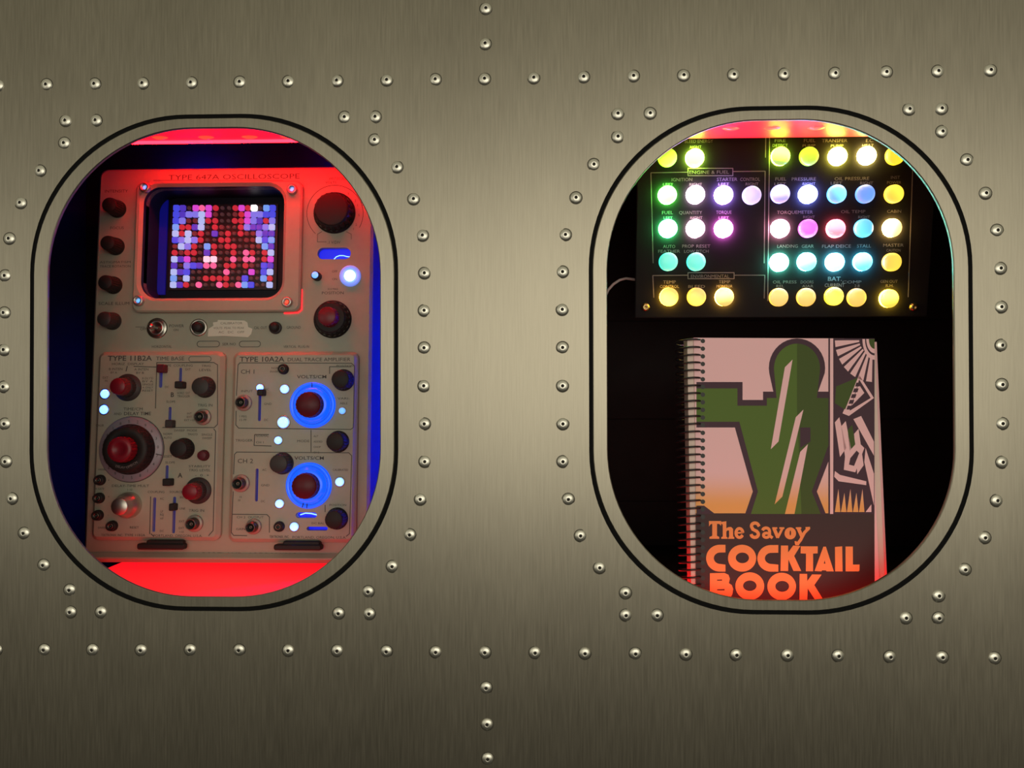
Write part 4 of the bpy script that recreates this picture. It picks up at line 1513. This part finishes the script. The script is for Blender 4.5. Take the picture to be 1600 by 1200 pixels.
for k in range(5):
    x_ = 1304 + k * 9.4
    art([(x_, 800), (x_ + 5.5, 764 + (k % 2) * 6), (x_ + 8.6, 800)], 0, 8)
art([(1352, 800), (1361, 788), (1361, 800)], 5, 8)
# punched strip along the spine is paper white
art([(1087, 529), (1100, 529), (1100, 596), (1087, 596)], 0, 2)
b.build('front_cover', mats, book)

# title lettering
b = MB()
YT = -0.0007


def P2(pts):
    P = [F.at(*p) for p in pts]
    ar = sum(P[k][0] * P[(k + 1) % len(P)][1] - P[(k + 1) % len(P)][0] * P[k][1] for k in range(len(P)))
    return P if ar > 0 else P[::-1]


def glyph(pts, holes=()):
    b.prism(P2(pts), YT, -0.0004, [P2(h) for h in holes], back=False)


def ell(cx, cy, rx, ry, n=36):
    return [(cx + rx * math.cos(2 * math.pi * k / n), cy - ry * math.sin(2 * math.pi * k / n)) for k in range(n)]


def letter_c(xl, xr, yt, yb):
    cy, ry = (yt + yb) / 2, (yb - yt) / 2
    cx = xl + ry + .5
    out = [(xr, yt)] + [(cx + (cx - xl) * math.cos(R(a)), cy - ry * math.sin(R(a))) for a in range(90, 271, 9)] + [(xr, yb), (xr, yb - 11)]
    out += [(cx + 1 + 10.5 * math.cos(R(a)), cy - (ry - 12) * math.sin(R(a))) for a in range(265, 94, -9)] + [(xr, yt + 12)]
    glyph(out)


letter_c(1103, 1133.2, 851, 893)
glyph(ell(1159.2, 872, 22, 21), [ell(1159.6, 871.5, 10.3, 8.3)])
letter_c(1183, 1215.7, 851.5, 893)
glyph([(1219.8, 852.3), (1231, 852.3), (1231, 863), (1239, 852.3), (1250, 853), (1240.5, 868.5), (1251.5, 892), (1239.5, 892), (1231.4, 874), (1231, 892), (1219.2, 892)])
glyph([(1250.8, 853.5), (1277.3, 853.5), (1277, 864.5), (1270, 864.8), (1270, 892.4), (1258.8, 892.4), (1259, 864.8), (1250.5, 864.5)])
glyph([(1286, 854), (1290, 854), (1302.3, 892.6), (1291, 892.6), (1290, 891), (1284, 891), (1283, 892.6), (1272.3, 892)], [[(1288, 875.5), (1286.7, 880.5), (1289.3, 880.5)]])
glyph([(1304.2, 854.5), (1315.4, 853.5), (1316, 892.6), (1304.5, 892.6)])
glyph([(1320.6, 853.8), (1332, 853.8), (1332.2, 882), (1342.6, 881.8), (1342.4, 891), (1341, 892.6), (1320.8, 892.6)])
glyph([(1109, 895.5), (1132, 895), (1138, 898), (1140, 904), (1138.5, 911), (1143, 914), (1145.2, 920), (1144, 928), (1140, 935), (1134, 938), (1109, 938)],
      [[(1120, 905.4), (1128, 905.2), (1128, 907.2), (1120, 907.2)], [(1120, 920.4), (1132, 920), (1132, 922.4), (1120, 922.4)]])
glyph(ell(1171.2, 915.5, 22.5, 21.5), [ell(1171.2, 915, 10.6, 8.2)])
glyph(ell(1221, 916, 22.3, 21.3), [ell(1221.8, 916, 10.8, 8.6)])
glyph([(1249, 896.5), (1260.6, 896.5), (1260.8, 908), (1268.5, 897.4), (1283.3, 897.6), (1271.8, 914), (1286.5, 938), (1274, 938), (1261.5, 919), (1260.6, 938), (1249, 938)])
glyph([(1331, 931), (1335, 926.5), (1339.5, 926.3), (1337, 930.5), (1333.5, 932.5)])


def gs(pts, w, closed=False):
    b.stroke([F.at(*p) for p in pts], w * s, YT, -0.0004, 0, closed)


def arcp(cx, cy, rx, ry, a0, a1, n=12):
    return [(cx + rx * math.cos(R(a0 + (a1 - a0) * k / n)), cy - ry * math.sin(R(a0 + (a1 - a0) * k / n))) for k in range(n + 1)]


# T
glyph([(1107.4, 814), (1126.6, 814), (1126.4, 821.5), (1123.5, 818.5), (1120, 818.5), (1120, 837), (1123.6, 839), (1123.6, 841.8), (1108.2, 841.8), (1108.2, 839), (1112.6, 837), (1112.6, 818.5), (1110, 819), (1107.6, 822.5)])
# h
glyph([(1126, 815.5), (1134.6, 814.3), (1134.6, 825.5), (1138, 823.5), (1142, 823.3), (1145, 826), (1145.2, 838), (1147, 839.4), (1147, 841.8), (1137, 841.8), (1139, 838), (1138.8, 829), (1136.6, 828.4), (1134.6, 830.5), (1134.6, 838.5), (1136.4, 839.6), (1136.4, 841.8), (1126.6, 841.8), (1126.6, 839.4), (1129, 838), (1129, 819.5), (1126.4, 818)])
# e
gs(arcp(1155, 832.7, 5.4, 7.0, 8, 325, 16), 4.6)
gs([(1151, 832.6), (1160.2, 832.0)], 2.6)
# S
gs([(1185.4, 821.5)] + arcp(1179.4, 822, 5.6, 4.9, 40, 190, 8) + [(1176, 827), (1182, 830)] + arcp(1179, 834.6, 5.6, 4.9, 30, -170, 12), 5.0)
# a
gs(arcp(1196.5, 829, 5.2, 4.2, 165, 20, 8) + [(1202, 830), (1202.2, 837), (1206, 839.8)], 4.6)
gs(arcp(1197, 836.2, 4.6, 3.4, 60, 330, 10), 4.4)
# v
gs([(1209.2, 826), (1214.8, 839)], 5.4)
gs([(1215, 839.5), (1221.8, 826)], 3.8)
gs([(1206.8, 825), (1213.5, 825)], 2.6)
gs([(1217.8, 825), (1224.6, 825)], 2.6)
# o
glyph(ell(1234.4, 833.3, 9, 9.4, 24), [ell(1234.5, 832.8, 1.2, 4.0, 12)])
# y
gs([(1247.2, 826), (1252.5, 838)], 5.4)
gs([(1263, 825.5), (1256.5, 832), (1250.5, 843.5), (1245.5, 850)], 4.6)
gs([(1243.6, 825), (1251, 825)], 2.6)
gs([(1258.8, 825), (1264.6, 824.6)], 3.2)
gs([(1242.6, 846), (1243.4, 850.4), (1247.5, 850)], 3.0)
tt = b.build('title_lettering', M_title, book)
tt['label'] = 'orange title lettering'

# spiral rings
k = 0
py = 533.0
while py < 962:
    xh, zh = F.at(1098.5, py)
    xo, zo = F.at(1062, py, -TH * .4)
    cxr = (xh + pg_l) / 2 - .0035
    rx = (xh - cxr)
    ry = TH / 2 + .0035
    b = MB()
    pts = []
    for j in range(20):
        a = 2 * math.pi * j / 20
        pts.append((cxr + rx * math.cos(a) * (1.0 if math.cos(a) > 0 else 1.15), TH / 2 - .0005 - ry * math.sin(a), zh + .0009 * math.sin(a) + 0.0008 * math.cos(a)))
    b.tube(pts, 0.00085, 8, closed=True)
    b.build('binding_ring', M_wire, book)
    b = MB()
    h_ = circ(0, 0, .0019, 12)
    b.poly([(xh + p[0] - .0003, zh + p[1]) for p in h_], -0.00062)
    b.build('punched_hole', M_sock, book)
    py += 11.95
    k += 1

# easel block the book leans against
t = thing('book_stand', 'black easel block behind the spiral bound book', 'stand', BF.m)
b = MB()
pb = [(-0.05, zb_ + .004), (0.05, zb_ + .004), (0.04, 0.16), (-0.04, 0.16)]
b.prism(pb, TH + .0012, TH + .02)
b.build('easel_back', M_black, t)
b = MB()
b.box(-0.045, 0.045, TH + .02, TH + .06, zb_ + .0085, zb_ + .02)
b.build('easel_foot', M_black, t)
